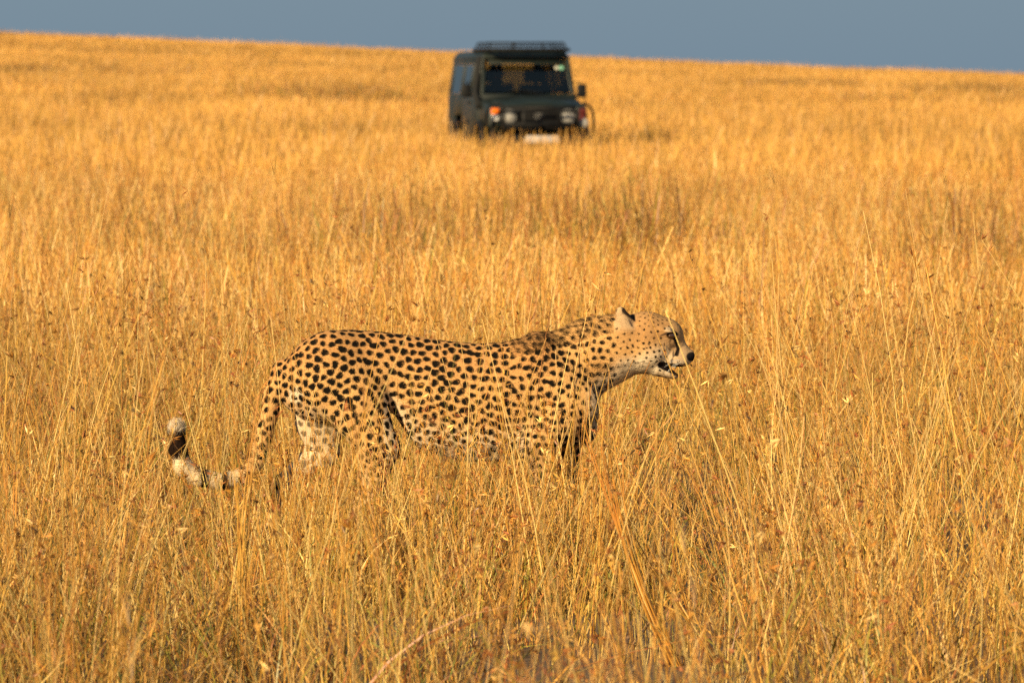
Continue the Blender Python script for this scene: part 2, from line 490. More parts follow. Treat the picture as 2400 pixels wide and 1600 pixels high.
under = (dx > -.80) & (dx < .30) & (np.abs(dy) < .33) | (dx >= .30) & (dx < .58) & (np.abs(dy) < .25)
scl[under, 2] *= .40; scl[under, 0] *= .8; scl[under, 1] *= .8
front = (dx > -1.0) & (dx < .45) & (dy < -.30) & (dy > -2.6)
scl[front, 2] *= 1.12
tailz = (dx > -1.15) & (dx < -.74) & (dy > -2.2) & (dy < .25)
scl[tailz, 2] *= .86
keep = ~(under & (rng.random(len(x)) < .35))
keep &= ~((y < 16.0) & (rng.random(len(x)) < .62))
keep &= (noise2(x / .42 + 3, y / 1.1 + 7, 31) + .35 * noise2(x / 2.1, y / 3.1, 32) > .42) | (rng.random(len(x)) < .35)
scatter('grass', near_c, P[keep], rot[keep], scl[keep], idx[keep], 'tall dry golden oat grass with rust seed heads around the cheetah')
# brown low growth in the hollow behind the cheetah and in a few other hollows
xs_, ys_ = [], []
for (cx_, cy_, rx_, ry_, n_) in [(-.1, 52, 1.0, 2.0, 17), (.8, 53, .6, 1.5, 6), (-1.0, 50, .5, 1.2, 4), (3.1, 48, .4, 1.5, 4), (-2.6, 53, .5, 2, 5)]:
    a_ = rng.random(n_) * 6.283; r_ = np.sqrt(rng.random(n_))
    xs_.append(cx_ + rx_ * r_ * np.cos(a_)); ys_.append(cy_ + ry_ * r_ * np.sin(a_))
x, y = np.concatenate(xs_), np.concatenate(ys_)
P, rot, scl, idx = dress(x, y, 5, 1.35, 1.7)
scatter('low_scrub', scrub_c, P, rot, scl, idx, 'low brown growth in the hollow between the cheetah and the vehicle')
xs_, ys_ = [], []
for (cx_, cy_, rx_, ry_, n_) in [(13.5, 215, 4, 9, 110), (17, 250, 4, 10, 110), (10, 262, 2.5, 5, 50), (-15.5, 262, 6, 9, 90), (-5, 205, 3.5, 5, 60)]:
    a_ = rng.random(n_) * 6.283; r_ = np.sqrt(rng.random(n_))
    xs_.append(cx_ + rx_ * r_ * np.cos(a_)); ys_.append(cy_ + ry_ * r_ * np.sin(a_))
x, y = np.concatenate(xs_), np.concatenate(ys_)
P, rot, scl, idx = dress(x, y, 5, 1.3, 1.7); scl *= 1.5
scatter('low_scrub', scrub_c, P, rot, scl, idx, 'thin olive streaks of low growth on the far slope')
# middle field
x, y = sample(33.0, 86.0, 4.6)
P, rot, scl, idx = dress(x, y, 8)
scatter('grass', mid_c, P, rot, scl, idx, 'dense golden grass in the middle distance behind the cheetah')
# field up to and past the vehicle
x, y = sample(84.0, 170.0, 2.1, 2.2, 5)
jl = jeep_local(x, y)
keep = ~((np.abs(jl[0]) < 1.55) & (jl[1] > -.95) & (jl[1] < 5.6))
x, y = x[keep], y[keep]
P, rot, scl, idx = dress(x, y, 6, .86, 1.08)
scatter('grass', far_c, P, rot, scl, idx, 'blurred yellow grass surrounding the parked safari vehicle')
x, y = sample(168.0, 330.0, 1.9, 2.3, 5)
P, rot, scl, idx = dress(x, y, 6, .8, 1.3)
scl[:, :2] *= 1.35
scatter('grass', far_c, P, rot, scl, idx, 'far yellow grass on the slope below the horizon')
x, y = sample(326.0, 560.0, 1.1, 2.3, 5)
P, rot, scl, idx = dress(x, y, 6, .8, 1.3)
scl[:, :2] *= 1.9
scatter('grass', far_c, P, rot, scl, idx, 'farthest yellow grass along the tilted horizon')

# ------------------------------------------------------------------ implicit surfaces
class Field:
    """signed distance grid with smooth unions, polygonised by surface nets"""
    def __init__(s, X, Y, Z):
        s.X, s.Y, s.Z = X.astype(np.float32), Y.astype(np.float32), Z.astype(np.float32)
        s.D = np.full((len(X), len(Y), len(Z)), .5, np.float32)
    def sub(s, lo, hi):
        r = []
        for A, l, h in zip((s.X, s.Y, s.Z), lo, hi):
            r.append(slice(max(0, int(np.searchsorted(A, l)) - 1), int(np.searchsorted(A, h)) + 1))
        return tuple(r)
    def grid(s, r):
        return s.X[r[0]][:, None, None], s.Y[r[1]][None, :, None], s.Z[r[2]][None, None, :]
    def put(s, r, d, k, mode):
        D = s.D[r]
        if mode == 'add':
            h = np.clip(.5 + .5 * (D - d) / k, 0, 1)
            s.D[r] = D * (1 - h) + d * h - k * h * (1 - h)
        else:
            d = -d
            h = np.clip(.5 + .5 * (d - D) / k, 0, 1)
            s.D[r] = D * (1 - h) + d * h + k * h * (1 - h)
    def cone(s, a, b, ra, rb, k=.02, sy=1.0, mode='add', axis_y=None):
        a = np.array(a, float); b = np.array(b, float)
        m = max(ra, rb) + k * 2 + .02
        r = s.sub(np.minimum(a, b) - m, np.maximum(a, b) + m)
        x, y, z = s.grid(r)
        # flatten across y about the segment
        ba = b - a; L2 = float(ba @ ba) + 1e-12
        px, py, pz = x - a[0], y - a[1], z - a[2]
        t = np.clip((px * ba[0] + py * ba[1] + pz * ba[2]) / L2, 0, 1)
        qx, qy, qz = px - t * ba[0], (py - t * ba[1]) / sy, pz - t * ba[2]
        d = np.sqrt(qx * qx + qy * qy + qz * qz) - (ra + (rb - ra) * t)
        s.put(r, d * min(1, sy) if sy > 1 else d * (.5 + .5 * sy), k, mode)
    def ell(s, c, rad, k=.02, rot=0.0, mode='add'):
        c = np.array(c, float); rad = np.array(rad, float)
        m = rad.max() + k * 2 + .02
        r = s.sub(c - m, c + m)
        x, y, z = s.grid(r)
        x, y, z = x - c[0], y - c[1], z - c[2]
        if rot:
            cr, sr = math.cos(rot), math.sin(rot)
            x, z = x * cr + z * sr, -x * sr + z * cr
        k0 = np.sqrt((x / rad[0]) ** 2 + (y / rad[1]) ** 2 + (z / rad[2]) ** 2)
        k1 = np.sqrt((x / rad[0] ** 2) ** 2 + (y / rad[1] ** 2) ** 2 + (z / rad[2] ** 2) ** 2) + 1e-9
        s.put(r, k0 * (k0 - 1) / k1, k, mode)
    def loft(s, xk, top, bot, half, k=.02):
        """torso: elliptic sections at stations xk"""
        r = s.sub((xk[0] - .06, -.2, min(bot) - .06), (xk[-1] + .06, .2, max(top) + .06))
        x, y, z = s.grid(r)
        xx = np.clip(x[:, 0, 0], xk[0], xk[-1])
        def sm(v):
            f = np.interp(xx, xk, v)
            kern = np.hanning(13); kern /= kern.sum()
            return np.convolve(np.pad(f, 6, mode='edge'), kern, 'valid')
        T, Bm, H = sm(top), sm(bot), sm(half)
        a = ((T - Bm) / 2)[:, None, None]; zc = ((T + Bm) / 2)[:, None, None]; b = H[:, None, None]
        ex = np.abs(x - xx[:, None, None])
        zz = z - zc
        k0 = np.sqrt((zz / a) ** 2 + (y / b) ** 2)
        k1 = np.sqrt((zz / a ** 2) ** 2 + (y / b ** 2) ** 2) + 1e-9
        d = k0 * (k0 - 1) / k1
        d = np.where(ex > 0, np.sqrt(np.maximum(d, 0) ** 2 + ex ** 2) + np.minimum(d, 0) * 0 + .001, d)
        s.put(r, d, k, 'add')
    def mesh(s):
        D, X, Y, Z = s.D, s.X, s.Y, s.Z
        S = D < 0
        cnt = np.zeros(tuple(n - 1 for n in D.shape), np.int8)
        for i in (0, 1):
            for j in (0, 1):
                for k in (0, 1):
                    cnt += S[i:D.shape[0] - 1 + i, j:D.shape[1] - 1 + j, k:D.shape[2] - 1 + k]
        act = (cnt > 0) & (cnt < 8)
        I = np.argwhere(act)
        ids = np.full(act.shape, -1, np.int32); ids[act] = np.arange(len(I))
        acc = np.zeros((len(I), 3)); num = np.zeros(len(I))
        C = [(i, j, k) for i in (0, 1) for j in (0, 1) for k in (0, 1)]
        for ca in C:
            for ax in range(3):
                if ca[ax]: continue
                cb = list(ca); cb[ax] = 1
                ia, ib = I + np.array(ca), I + np.array(cb)
                da, db = D[tuple(ia.T)], D[tuple(ib.T)]
                mk = (da < 0) != (db < 0)
                t = np.where(mk, da / np.where(mk, da - db, 1), 0)[:, None]
                pa = np.stack([X[ia[:, 0]], Y[ia[:, 1]], Z[ia[:, 2]]], 1)
                pb = np.stack([X[ib[:, 0]], Y[ib[:, 1]], Z[ib[:, 2]]], 1)
                acc += np.where(mk[:, None], pa + (pb - pa) * t, 0); num += mk
        V = acc / num[:, None]
        quads = []
        for ax in range(3):
            o1, o2 = [(1, 2), (2, 0), (0, 1)][ax]
            sl0 = [slice(None)] * 3; sl1 = [slice(None)] * 3
            sl0[ax] = slice(0, -1); sl1[ax] = slice(1, None)
            A, Bq = S[tuple(sl0)], S[tuple(sl1)]
            E = np.argwhere(A != Bq)
            E = E[(E[:, o1] > 0) & (E[:, o2] > 0) & (E[:, o1] < D.shape[o1] - 1) & (E[:, o2] < D.shape[o2] - 1)]
            inside = S[tuple(E.T)]
            e1 = np.zeros(3, int); e1[o1] = 1; e2 = np.zeros(3, int); e2[o2] = 1
            q = np.stack([ids[tuple((E - e1 - e2).T)], ids[tuple((E - e2).T)], ids[tuple(E.T)], ids[tuple((E - e1).T)]], 1)
            q[~inside] = q[~inside][:, ::-1]
            quads.append(q)
        Q = np.concatenate(quads)
        return V, Q[(Q >= 0).all(1)]

# ------------------------------------------------------------------ cheetah
K = 0.00135
def cp(px, py, off=0.0):
    """side view sketch units to metres (x forward, z up, off across the body)"""
    return ((px - 1200) * K, off, (1357 - py) * K)
def mixed(segs):
    out = []
    for a, b, st in segs: out.append(np.arange(a, b, st))
    return np.concatenate(out)

CX = mixed([(-1.10, -.80, .0042), (-.80, .33, .0036), (.33, .60, .0024)])
CY = mixed([(-.19, .19, .0036)])
CZ = mixed([(-.01, .24, .0048), (.24, .60, .0036), (.60, .90, .0027)])
F = Field(CX, CY, CZ)
st = np.array([(655, 868, 935, 30), (675, 836, 960, 42), (705, 804, 980, 54), (755, 783, 992, 62), (816, 773, 995, 64), (878, 777, 990, 60),
               (920, 781, 965, 54), (950, 785, 1012, 54), (975, 789, 1045, 58), (1000, 793, 1058, 62), (1060, 801, 1074, 68), (1120, 806, 1080, 74), (1180, 803, 1079, 78),
               (1225, 793, 1072, 77), (1275, 783, 1060, 74), (1330, 800, 1045, 66), (1370, 850, 1015, 50), (1392, 900, 975, 34)], float)
F.loft((st[:, 0] - 1200) * K, (1357 - st[:, 1]) * K, (1357 - st[:, 2]) * K, st[:, 3] * K, .02)
NR, FR = -.078, .078
# hind legs: near one forward, far one trailing
F.cone(cp(775, 862, -.040), cp(842, 955, -.068), 86 * K, 66 * K, .03, .62)
F.cone(cp(842, 955, -.068), cp(885, 1045, NR - .006), 66 * K, 50 * K, .022, .62)
F.cone(cp(700, 880, -.035), cp(760, 900, -.06), 30 * K, 60 * K, .04, .6)
F.cone(cp(888, 1050, NR - .004), cp(866, 1180, NR), 46 * K, 23 * K, .02, .68)
F.cone(cp(850, 1190, NR), cp(866, 1318, NR), 19 * K, 15 * K, .02, .9)
F.ell(cp(842, 1180, NR), (16 * K, 12 * K, 20 * K), .015)
F.cone(cp(866, 1332, NR), cp(892, 1340, NR), 18 * K, 15 * K, .015, 1.1)
F.cone(cp(740, 880, .035), cp(752, 985, .06), 74 * K, 56 * K, .03, .6)
F.cone(cp(745, 985, .06), cp(758, 1062, FR), 52 * K, 36 * K, .03, .65)
F.cone(cp(752, 1062, FR), cp(662, 1135, FR), 34 * K, 20 * K, .02, .75)
F.cone(cp(655, 1138, FR), cp(625, 1285, FR), 19 * K, 15 * K, .02, .9)
F.cone(cp(622, 1315, FR), cp(645, 1330, FR), 17 * K, 14 * K, .02, 1.1)
F.ell(cp(694, 925, 0), (15 * K, 16 * K, 17 * K), .01)
# shoulders, forelegs
F.cone(cp(1258, 838, -.064), cp(1344, 942, -.074), 54 * K, 56 * K, .022, .55)
F.cone(cp(1345, 955, -.070), cp(1262, 1032, -.084), 50 * K, 42 * K, .022, .65)
F.cone(cp(1266, 1035, -.078), cp(1290, 1200, -.074), 38 * K, 23 * K, .025, .78)
F.cone(cp(1290, 1200, -.074), cp(1288, 1318, -.074), 22 * K, 17 * K, .015, .9)
F.cone(cp(1290, 1335, -.074), cp(1316, 1343, -.074), 19 * K, 15 * K, .015, 1.15)
F.cone(cp(1262, 835, .058), cp(1345, 950, .066), 56 * K, 50 * K, .03, .55)
F.cone(cp(1345, 955, .064), cp(1322, 1045, .075), 48 * K, 38 * K, .03, .65)
F.cone(cp(1322, 1045, .075), cp(1352, 1195, .074), 36 * K, 23 * K, .025, .78)
F.cone(cp(1352, 1195, .074), cp(1342, 1318, .074), 22 * K, 17 * K, .015, .9)
F.cone(cp(1344, 1335, .074), cp(1370, 1343, .074), 19 * K, 15 * K, .015, 1.15)
F.cone(cp(1372, 930), cp(1362, 1010), 32 * K, 36 * K, .03, 1.0)
# neck
F.cone(cp(1310, 868), cp(1392, 832), 88 * K, 82 * K, .03, .68)
F.cone(cp(1392, 832), cp(1450, 814), 82 * K, 70 * K, .03, .68)
F.cone(cp(1450, 814), cp(1505, 806), 70 * K, 56 * K, .03, .74)
# head
F.ell(cp(1514, 783), (60 * K, 50 * K, 53 * K), .015)
F.ell(cp(1557, 787), (45 * K, 38 * K, 42 * K), .015)
F.cone(cp(1573, 800), cp(1604, 836), 29 * K, 19 * K, .012, .72)
F.ell(cp(1583, 836), (33 * K, 25 * K, 22 * K), .022)
F.ell(cp(1516, 826), (54 * K, 50 * K, 44 * K), .02)
F.cone(cp(1515, 846), cp(1545, 864), 28 * K, 17 * K, .02, 1.2)
F.cone(cp(1541, 867), cp(1580, 880), 15 * K, 10 * K, .008, 1.9)
for sgn in (-1, 1):
    F.ell(cp(1560, 776, sgn * 34 * K), (22 * K, 10 * K, 7 * K), .012, rot=-.35)      # brow
    F.ell(cp(1586, 844, sgn * 15 * K), (24 * K, 11 * K, 11 * K), .022)                 # whisker pad
    F.ell(cp(1575, 788, sgn * 40 * K), (11 * K, 10 * K, 8 * K), .006, rot=-.3, mode='cut')   # eye socket
    # ear: a thin cup opening forwards and outwards
    F.cone(cp(1469, 768, sgn * 36 * K), cp(1456, 733, sgn * 44 * K), 27 * K, 12 * K, .010, .5)
    F.cone(cp(1488, 756, sgn * 46 * K), cp(1469, 736, sgn * 54 * K), 11 * K, 5 * K, .004, .8, mode='cut')
for sgn in (-1, 1): F.cone(cp(1549, 857, sgn * 32 * K), cp(1602, 873, sgn * 26 * K), 6.0 * K, 9.0 * K, .004, 1.6, mode='cut')   # open mouth
F.cone(cp(1588, 869), cp(1606, 875), 6.5 * K, 8.5 * K, .004, 6.0, mode='cut')
F.ell(cp(1616, 834), (12 * K, 11 * K, 13 * K), .010)                                   # nose pad
# tail
tail = [(662, 866, .0, 24), (640, 930, -.01, 23), (622, 1010, -.03, 20), (604, 1080, -.05, 19), (572, 1116, -.07, 19),
        (522, 1127, -.09, 19), (470, 1115, -.11, 20), (434, 1092, -.12, 20), (420, 1048, -.12, 20), (417, 1008, -.12, 17)]
for a, b in zip(tail[:-1], tail[1:]):
    F.cone(cp(*a[:3]), cp(*b[:3]), a[3] * K, b[3] * K, .012)
CV, CQ = F.mesh()
# keep the biggest connected piece only (numpy label propagation is slow; drop by position instead)

# coat colours ------------------------------------------------------
PX = CV[:, 0] / K + 1200; PY = 1357 - CV[:, 2] / K; OFF = CV[:, 1]
me_tmp = mesh_np('tmp', CV, CQ, link=False)
NRM = np.empty(len(CV) * 3, np.float32); me_tmp.data.vertex_normals.foreach_get('vector', NRM); NRM = NRM.reshape(-1, 3)
bpy.data.objects.remove(me_tmp)
def sstep(a, b, v):
    t = np.clip((v - a) / (b - a), 0, 1); return t * t * (3 - 2 * t)
tawny = np.array([.61, .345, .126]); deep = np.array([.48, .235, .082]); white = np.array([.76, .63, .44])
base = np.tile(tawny, (len(CV), 1))
bot = np.interp(PX, st[:, 0], st[:, 2]); topz = np.interp(PX, st[:, 0], st[:, 1])
body_f = sstep(0, 1, (bot - PY) / (bot - topz + 1e-6))
def mixc(c, w):
    global base
    w = np.clip(w, 0, 1)[:, None]; base = base * (1 - w) + np.asarray(c)[None] * w
mixc(deep, sstep(.50, 1.0, body_f) * .75 * (PX < 1300))                          # darker back
inbody = (PX > 900) * sstep(1270, 1200, PX)
mixc(white, sstep(.28, .02, body_f) * inbody * .6)                                 # pale belly
mixc(white, sstep(-.3, -.8, NRM[:, 2]) * .5)
mixc(white, sstep(1040, 1160, PY) * .2)
mixc(white, ((OFF > -.014) & (PX < 800) & (PY > 895) & (NRM[:, 1] < .3)) * sstep(664, 676, PX) * .72)   # inner far thigh
mixc(white, sstep(26, 14, np.hypot(PX - 694, PY - 925)) * .8)
# chest and throat
tl = (PX - 1400) * .57 + (PY - 905)       # below the throat line
mixc(white, sstep(-40, 10, tl) * sstep(1365, 1400, PX) * .8)
# head
head = sstep(1420, 1480, PX)
mixc(np.array([.40, .215, .085]), head * sstep(848, 775, PY) * .85)
lowf = sstep(822, 856, PY + (1500 - PX) * .12)
mixc(white, head * sstep(826, 862, PY + (1500 - PX) * .10) * .75 * sstep(1590, 1560, PX))
mixc((.44, .26, .115), head * sstep(1560, 1580, PX) * .7)
mixc((.72, .60, .44), head * sstep(1568, 1585, PX) * sstep(840, 852, PY) * .6)
mixc((.10, .07, .05), head * sstep(1575, 1600, PX) * sstep(849, 856, PY) * .4)
mixc(np.array([.66, .48, .29]), sstep(14, 5, np.hypot(PX - 1566, (PY - 772) * 1.5)) * .8)       # pale brow
mixc((.30, .16, .06), sstep(24, 8, np.hypot((PX - 1578), (PY - 808) * .8)) * .45)
mixc((.40, .25, .13), sstep(10, 2, np.abs(PX - 1607 + (PY - 790) * -.25)) * ((PY > 770) & (PY < 825)) * .35)
mixc((.56, .40, .23), sstep(1528, 1545, PX) * sstep(862, 870, PY) * .7)
# ears: pale back, dark stripe in front of it
ear = (np.abs(OFF) > 26 * K) & (PX > 1440) & (PX < 1492) & (PY < 782) & (PY > 715)
mixc((.50, .36, .215), ear * .75 * sstep(784, 760, PY) * sstep(1494, 1478, PX))
dst = np.abs((PX - 1462) * .60 - (PY - 727) * .80) / 1.0
mixc((.03, .02, .015), sstep(9, 4, dst) * (PX > 1456) * (PX < 1488) * (PY < 752) * (PY > 722))
# fine mottling
nz = noise2(PX / 3.2, PY / 1.6 + OFF * 400, 4) * .5 + noise2(PX / 7, PY / 4 + OFF * 250, 6) * .5
base *= (0.86 + .28 * nz)[:, None]

# spots --------------------------------------------------------------
def spacing_radius(px, py, off):
    """spot spacing and radius, in sketch units"""
    if px > 1445:      # head
        if py < 765: return None if px < 1492 else (12, 1.9)
        if px > 1560: return None
        if py > 800 and py < 856 and px > 1468: return (13.5, 3.0)
        return (17, 2.6)
    if px > 1330 and py < 960: return (19.0, 6.4)
    if px < 560: return None
    if px < 645: return (21.5, 8.3)
    if px < 800 and off > .02 and py > 900: return (28, 8.5)
    if py > 1060: return (19, 7.2)
    if px < 1000: return (21.0, 8.6)
    if px < 1200: return (21.0, 8.5)
    return (19.5, 7.7)
order = rng.permutation(len(CV))[:60000]
cell = {}
spots = []
for i in order:
    px, py, off = PX[i], PY[i], OFF[i] / K
    sr = spacing_radius(px, py, OFF[i])
    if sr is None: continue
    s, r = sr
    s *= .80
    gkey = (int(px // 14), int(py // 14), int(off // 14))
    ok = True
    for a in (-2, -1, 0, 1, 2):
        for b in (-2, -1, 0, 1, 2):
            for c in (-2, -1, 0, 1, 2):
                for (qx, qy, qz, qs) in cell.get((gkey[0] + a, gkey[1] + b, gkey[2] + c), ()):
                    if (qx - px) ** 2 + (qy - py) ** 2 + (qz - off) ** 2 < (.5 * (s + qs)) ** 2: ok = False; break
                if not ok: break
            if not ok: break
        if not ok: break
    if not ok: continue
    cell.setdefault(gkey, []).append((px, py, off, s))
    spots.append((px, py, off, r * random.uniform(.82, 1.14), random.uniform(0, 6.28), random.uniform(.92, 1.22),
                  math.atan2(NRM[i, 0], max(.2, NRM[i, 2])) + random.gauss(0, .5)))
# relax the spots so that they spread evenly over the skin
S_ = np.array([(q[0], q[1], q[2]) for q in spots]); SP = np.array([(spacing_radius(q[0], q[1], q[2] * K) or (20, 6))[0] for q in spots], float)
vk = KDTree(len(CV))
for i in range(len(CV)): vk.insert((PX[i], PY[i], OFF[i] / K), i)
vk.balance()
vi = [0] * len(S_)
for it in range(9):
    D_ = S_[:, None, :] - S_[None, :, :]
    dist = np.sqrt((D_ ** 2).sum(-1)) + 1e-6
    want = .5 * (SP[:, None] + SP[None, :]) * 1.12
    wgt = np.clip(1 - dist / want, 0, 1); np.fill_diagonal(wgt, 0)
    mv = (D_ / dist[..., None] * (wgt * want * .42)[..., None]).sum(1)
    S_ = S_ + np.clip(mv, -5, 5)
    for i in range(len(S_)):
        c_, j_, _ = vk.find(S_[i]); S_[i] = c_; vi[i] = j_
new_spots = []
for q, c_, j_ in zip(spots, S_, vi):
    sr = spacing_radius(c_[0], c_[1], c_[2] * K)
    if sr is None: continue
    new_spots.append((c_[0], c_[1], c_[2], sr[1] * random.uniform(.80, 1.12), q[4], q[5], math.atan2(NRM[j_, 0], max(.2, NRM[j_, 2])) + random.gauss(0, .45)))
spots = new_spots
spots += [(px, py, o_, .45 * 6 * random.uniform(.7, .9), 0, 1.3, 0) for (px, py) in [(1498, 797), (1534, 797), (1520, 806), (1515, 814)] for o_ in (-50, 50)]
kd = KDTree(len(spots))
for i, s in enumerate(spots): kd.insert((s[0], s[1], s[2]), i)
kd.balance()
sw = np.zeros(len(CV))
for i in range(len(CV)):
    co = (PX[i], PY[i], OFF[i] / K)
    best = 0
    for (c, j, d) in kd.find_n(co, 2):
        if d > 15: break
        s = spots[j]
        dxs, dys = co[0] - c[0], co[1] - c[1]
        ang = math.atan2(dys, dxs)
        # direction of stretch: along the flow of the coat
        st_ = s[5]
        ca, sa = math.cos(s[6] * .6 + .25), math.sin(s[6] * .6 + .25)
        u = dxs * ca + dys * sa; v = -dxs * sa + dys * ca
        dd = math.sqrt((u / st_) ** 2 + (v * st_) ** 2 + (co[2] - c[2]) ** 2)
        rr = s[3] * (1 + .11 * math.sin(2 * ang + s[4]) + .08 * math.sin(3 * ang + s[4] * 2))
        best = max(best, min(1, max(0, (rr - dd) / 1.1 + .7)))
    sw[i] = best
no = (PX > 1596) | ((np.hypot(PX - 1574, PY - 786) < 15))
sw[no] = 0
fade = np.ones(len(CV)); fade[(PX > 672) & (PX < 800) & (OFF > -.014) & (PY > 890)] = .8
base = base * (1 - (sw * fade)[:, None]) + np.array([.008, .006, .004])[None] * (sw * fade)[:, None]
# tail rings and white tip
tr = (PX < 560) & (PY > 975)
ang_t = np.where(PY < 1092, (1092 - PY) + 0, 0) + 0.0
ringx = np.sin((PX - 430) / 46 * 6.283 + .4) * .5 + .5
mixc((.74, .58, .37), tr * 1.0)
mixc((.016, .011, .008), tr * (PX > 446) * sstep(.60, .75, ringx))
mixc((.02, .010, .006), tr * (PX <= 452) * (PY > 1022) * (PY < 1072))
mixc((.74, .62, .46), tr * (PX <= 452) * (PY <= 1022))
# tear line, eye rim, nose, lips
def stroke(pts, w, c, soft=2.0, lim=None):
    d = np.full(len(PX), 1e9)
    for (x0, y0, w0), (x1, y1, w1) in zip(pts[:-1], pts[1:]):
        bx, by = x1 - x0, y1 - y0
        t = np.clip(((PX - x0) * bx + (PY - y0) * by) / (bx * bx + by * by), 0, 1)
        d = np.minimum(d, np.hypot(PX - x0 - t * bx, PY - y0 - t * by) - (w0 + (w1 - w0) * t))
    m = sstep(soft, -soft * .3, d)
    if lim is not None: m = m * lim
    mixc(c, m)
stroke([(1579, 790, 3.6), (1586, 806, 3.2), (1589, 818, 3.6), (1586, 830, 4.4)], 1, (.02, .013, .010), 1.8)
stroke([(1562, 781, 3.0), (1573, 786, 8.0), (1583, 783, 5)], 1, (.022, .014, .010), 2.0)
stroke([(1560, 781, 2.0), (1548, 786, 1.0)], 1, (.12, .07, .04), 2.0)
stroke([(1547, 852, 1.5), (1568, 857, 2.2), (1590, 861, 1.2)], 1, (.03, .02, .015), 1.5)
stroke([(1552, 862, 3), (1582, 873, 3.5)], 1, (.025, .016, .013), 1.5)
nose_m = (PX > 1607) & (PY > 827) & (PY < 848) & ((PX - 1607) * 1.0 > (PY - 847) * -.1)
mixc((.018, .014, .014), sstep(2.0, -1.0, np.hypot((PX - 1620) / 1.05, (PY - 836) / 1.0) - 10.5))
mouth_d = np.full(len(PX), 1e9)
x0, y0, x1, y1 = 1549, 855, 1596, 870
t = np.clip(((PX - x0) * (x1 - x0) + (PY - y0) * (y1 - y0)) / ((x1 - x0) ** 2 + (y1 - y0) ** 2), 0, 1)
md = np.hypot(PX - x0 - t * (x1 - x0), PY - y0 - t * (y1 - y0)) - (7.0 + 6.5 * t)
mixc((.022, .014, .012), sstep(2.2, 0, md) * (PX > 1543) * (PX < 1600))
# dark brown mottles in the mane
mane = sstep(60, 10, PY - np.interp(PX, [1210, 1275, 1340, 1400, 1440], [797, 780, 768, 750, 742])) * sstep(1195, 1240, PX) * sstep(1445, 1400, PX)
mottl = noise2(PX / 8, PY / 6.0 + OFF * 200, 12)
mixc((.16, .09, .04), mane * sstep(.55, .80, mottl) * .5)
base = np.clip(base, .004, 1)

def fur_material():
    m = bpy.data.materials.new('spotted_fur'); m.use_nodes = True
    nt = m.node_tree; b = nt.nodes['Principled BSDF']
    at = nt.nodes.new('ShaderNodeAttribute'); at.attribute_name = 'col'
    tc = nt.nodes.new('ShaderNodeTexCoord')
    mp = nt.nodes.new('ShaderNodeMapping'); mp.inputs['Scale'].default_value = (60, 300, 300)
    mp.inputs['Rotation'].default_value = (0, R(18), 0)
    n = nt.nodes.new('ShaderNodeTexNoise'); n.inputs['Scale'].default_value = 1.0; n.inputs['Detail'].default_value = 2
    bp = nt.nodes.new('ShaderNodeBump'); bp.inputs['Strength'].default_value = .5; bp.inputs['Distance'].default_value = .003
    nt.links.new(tc.outputs['Object'], mp.inputs[0]); nt.links.new(mp.outputs[0], n.inputs['Vector'])
    nt.links.new(n.outputs[0], bp.inputs['Height']); nt.links.new(bp.outputs[0], b.inputs['Normal'])
    nt.links.new(at.outputs['Color'], b.inputs['Base Color'])
    b.inputs['Roughness'].default_value = .8
    b.inputs['Specular IOR Level'].default_value = .06
    return m
m_fur = fur_material()
chee = empty('cheetah', (0, DC, 0))
tag(chee, 'spotted cheetah standing side on in tall golden grass facing right with open mouth', 'cheetah')
mesh_np('body', CV, CQ, mat=m_fur, parent=chee, col=base)

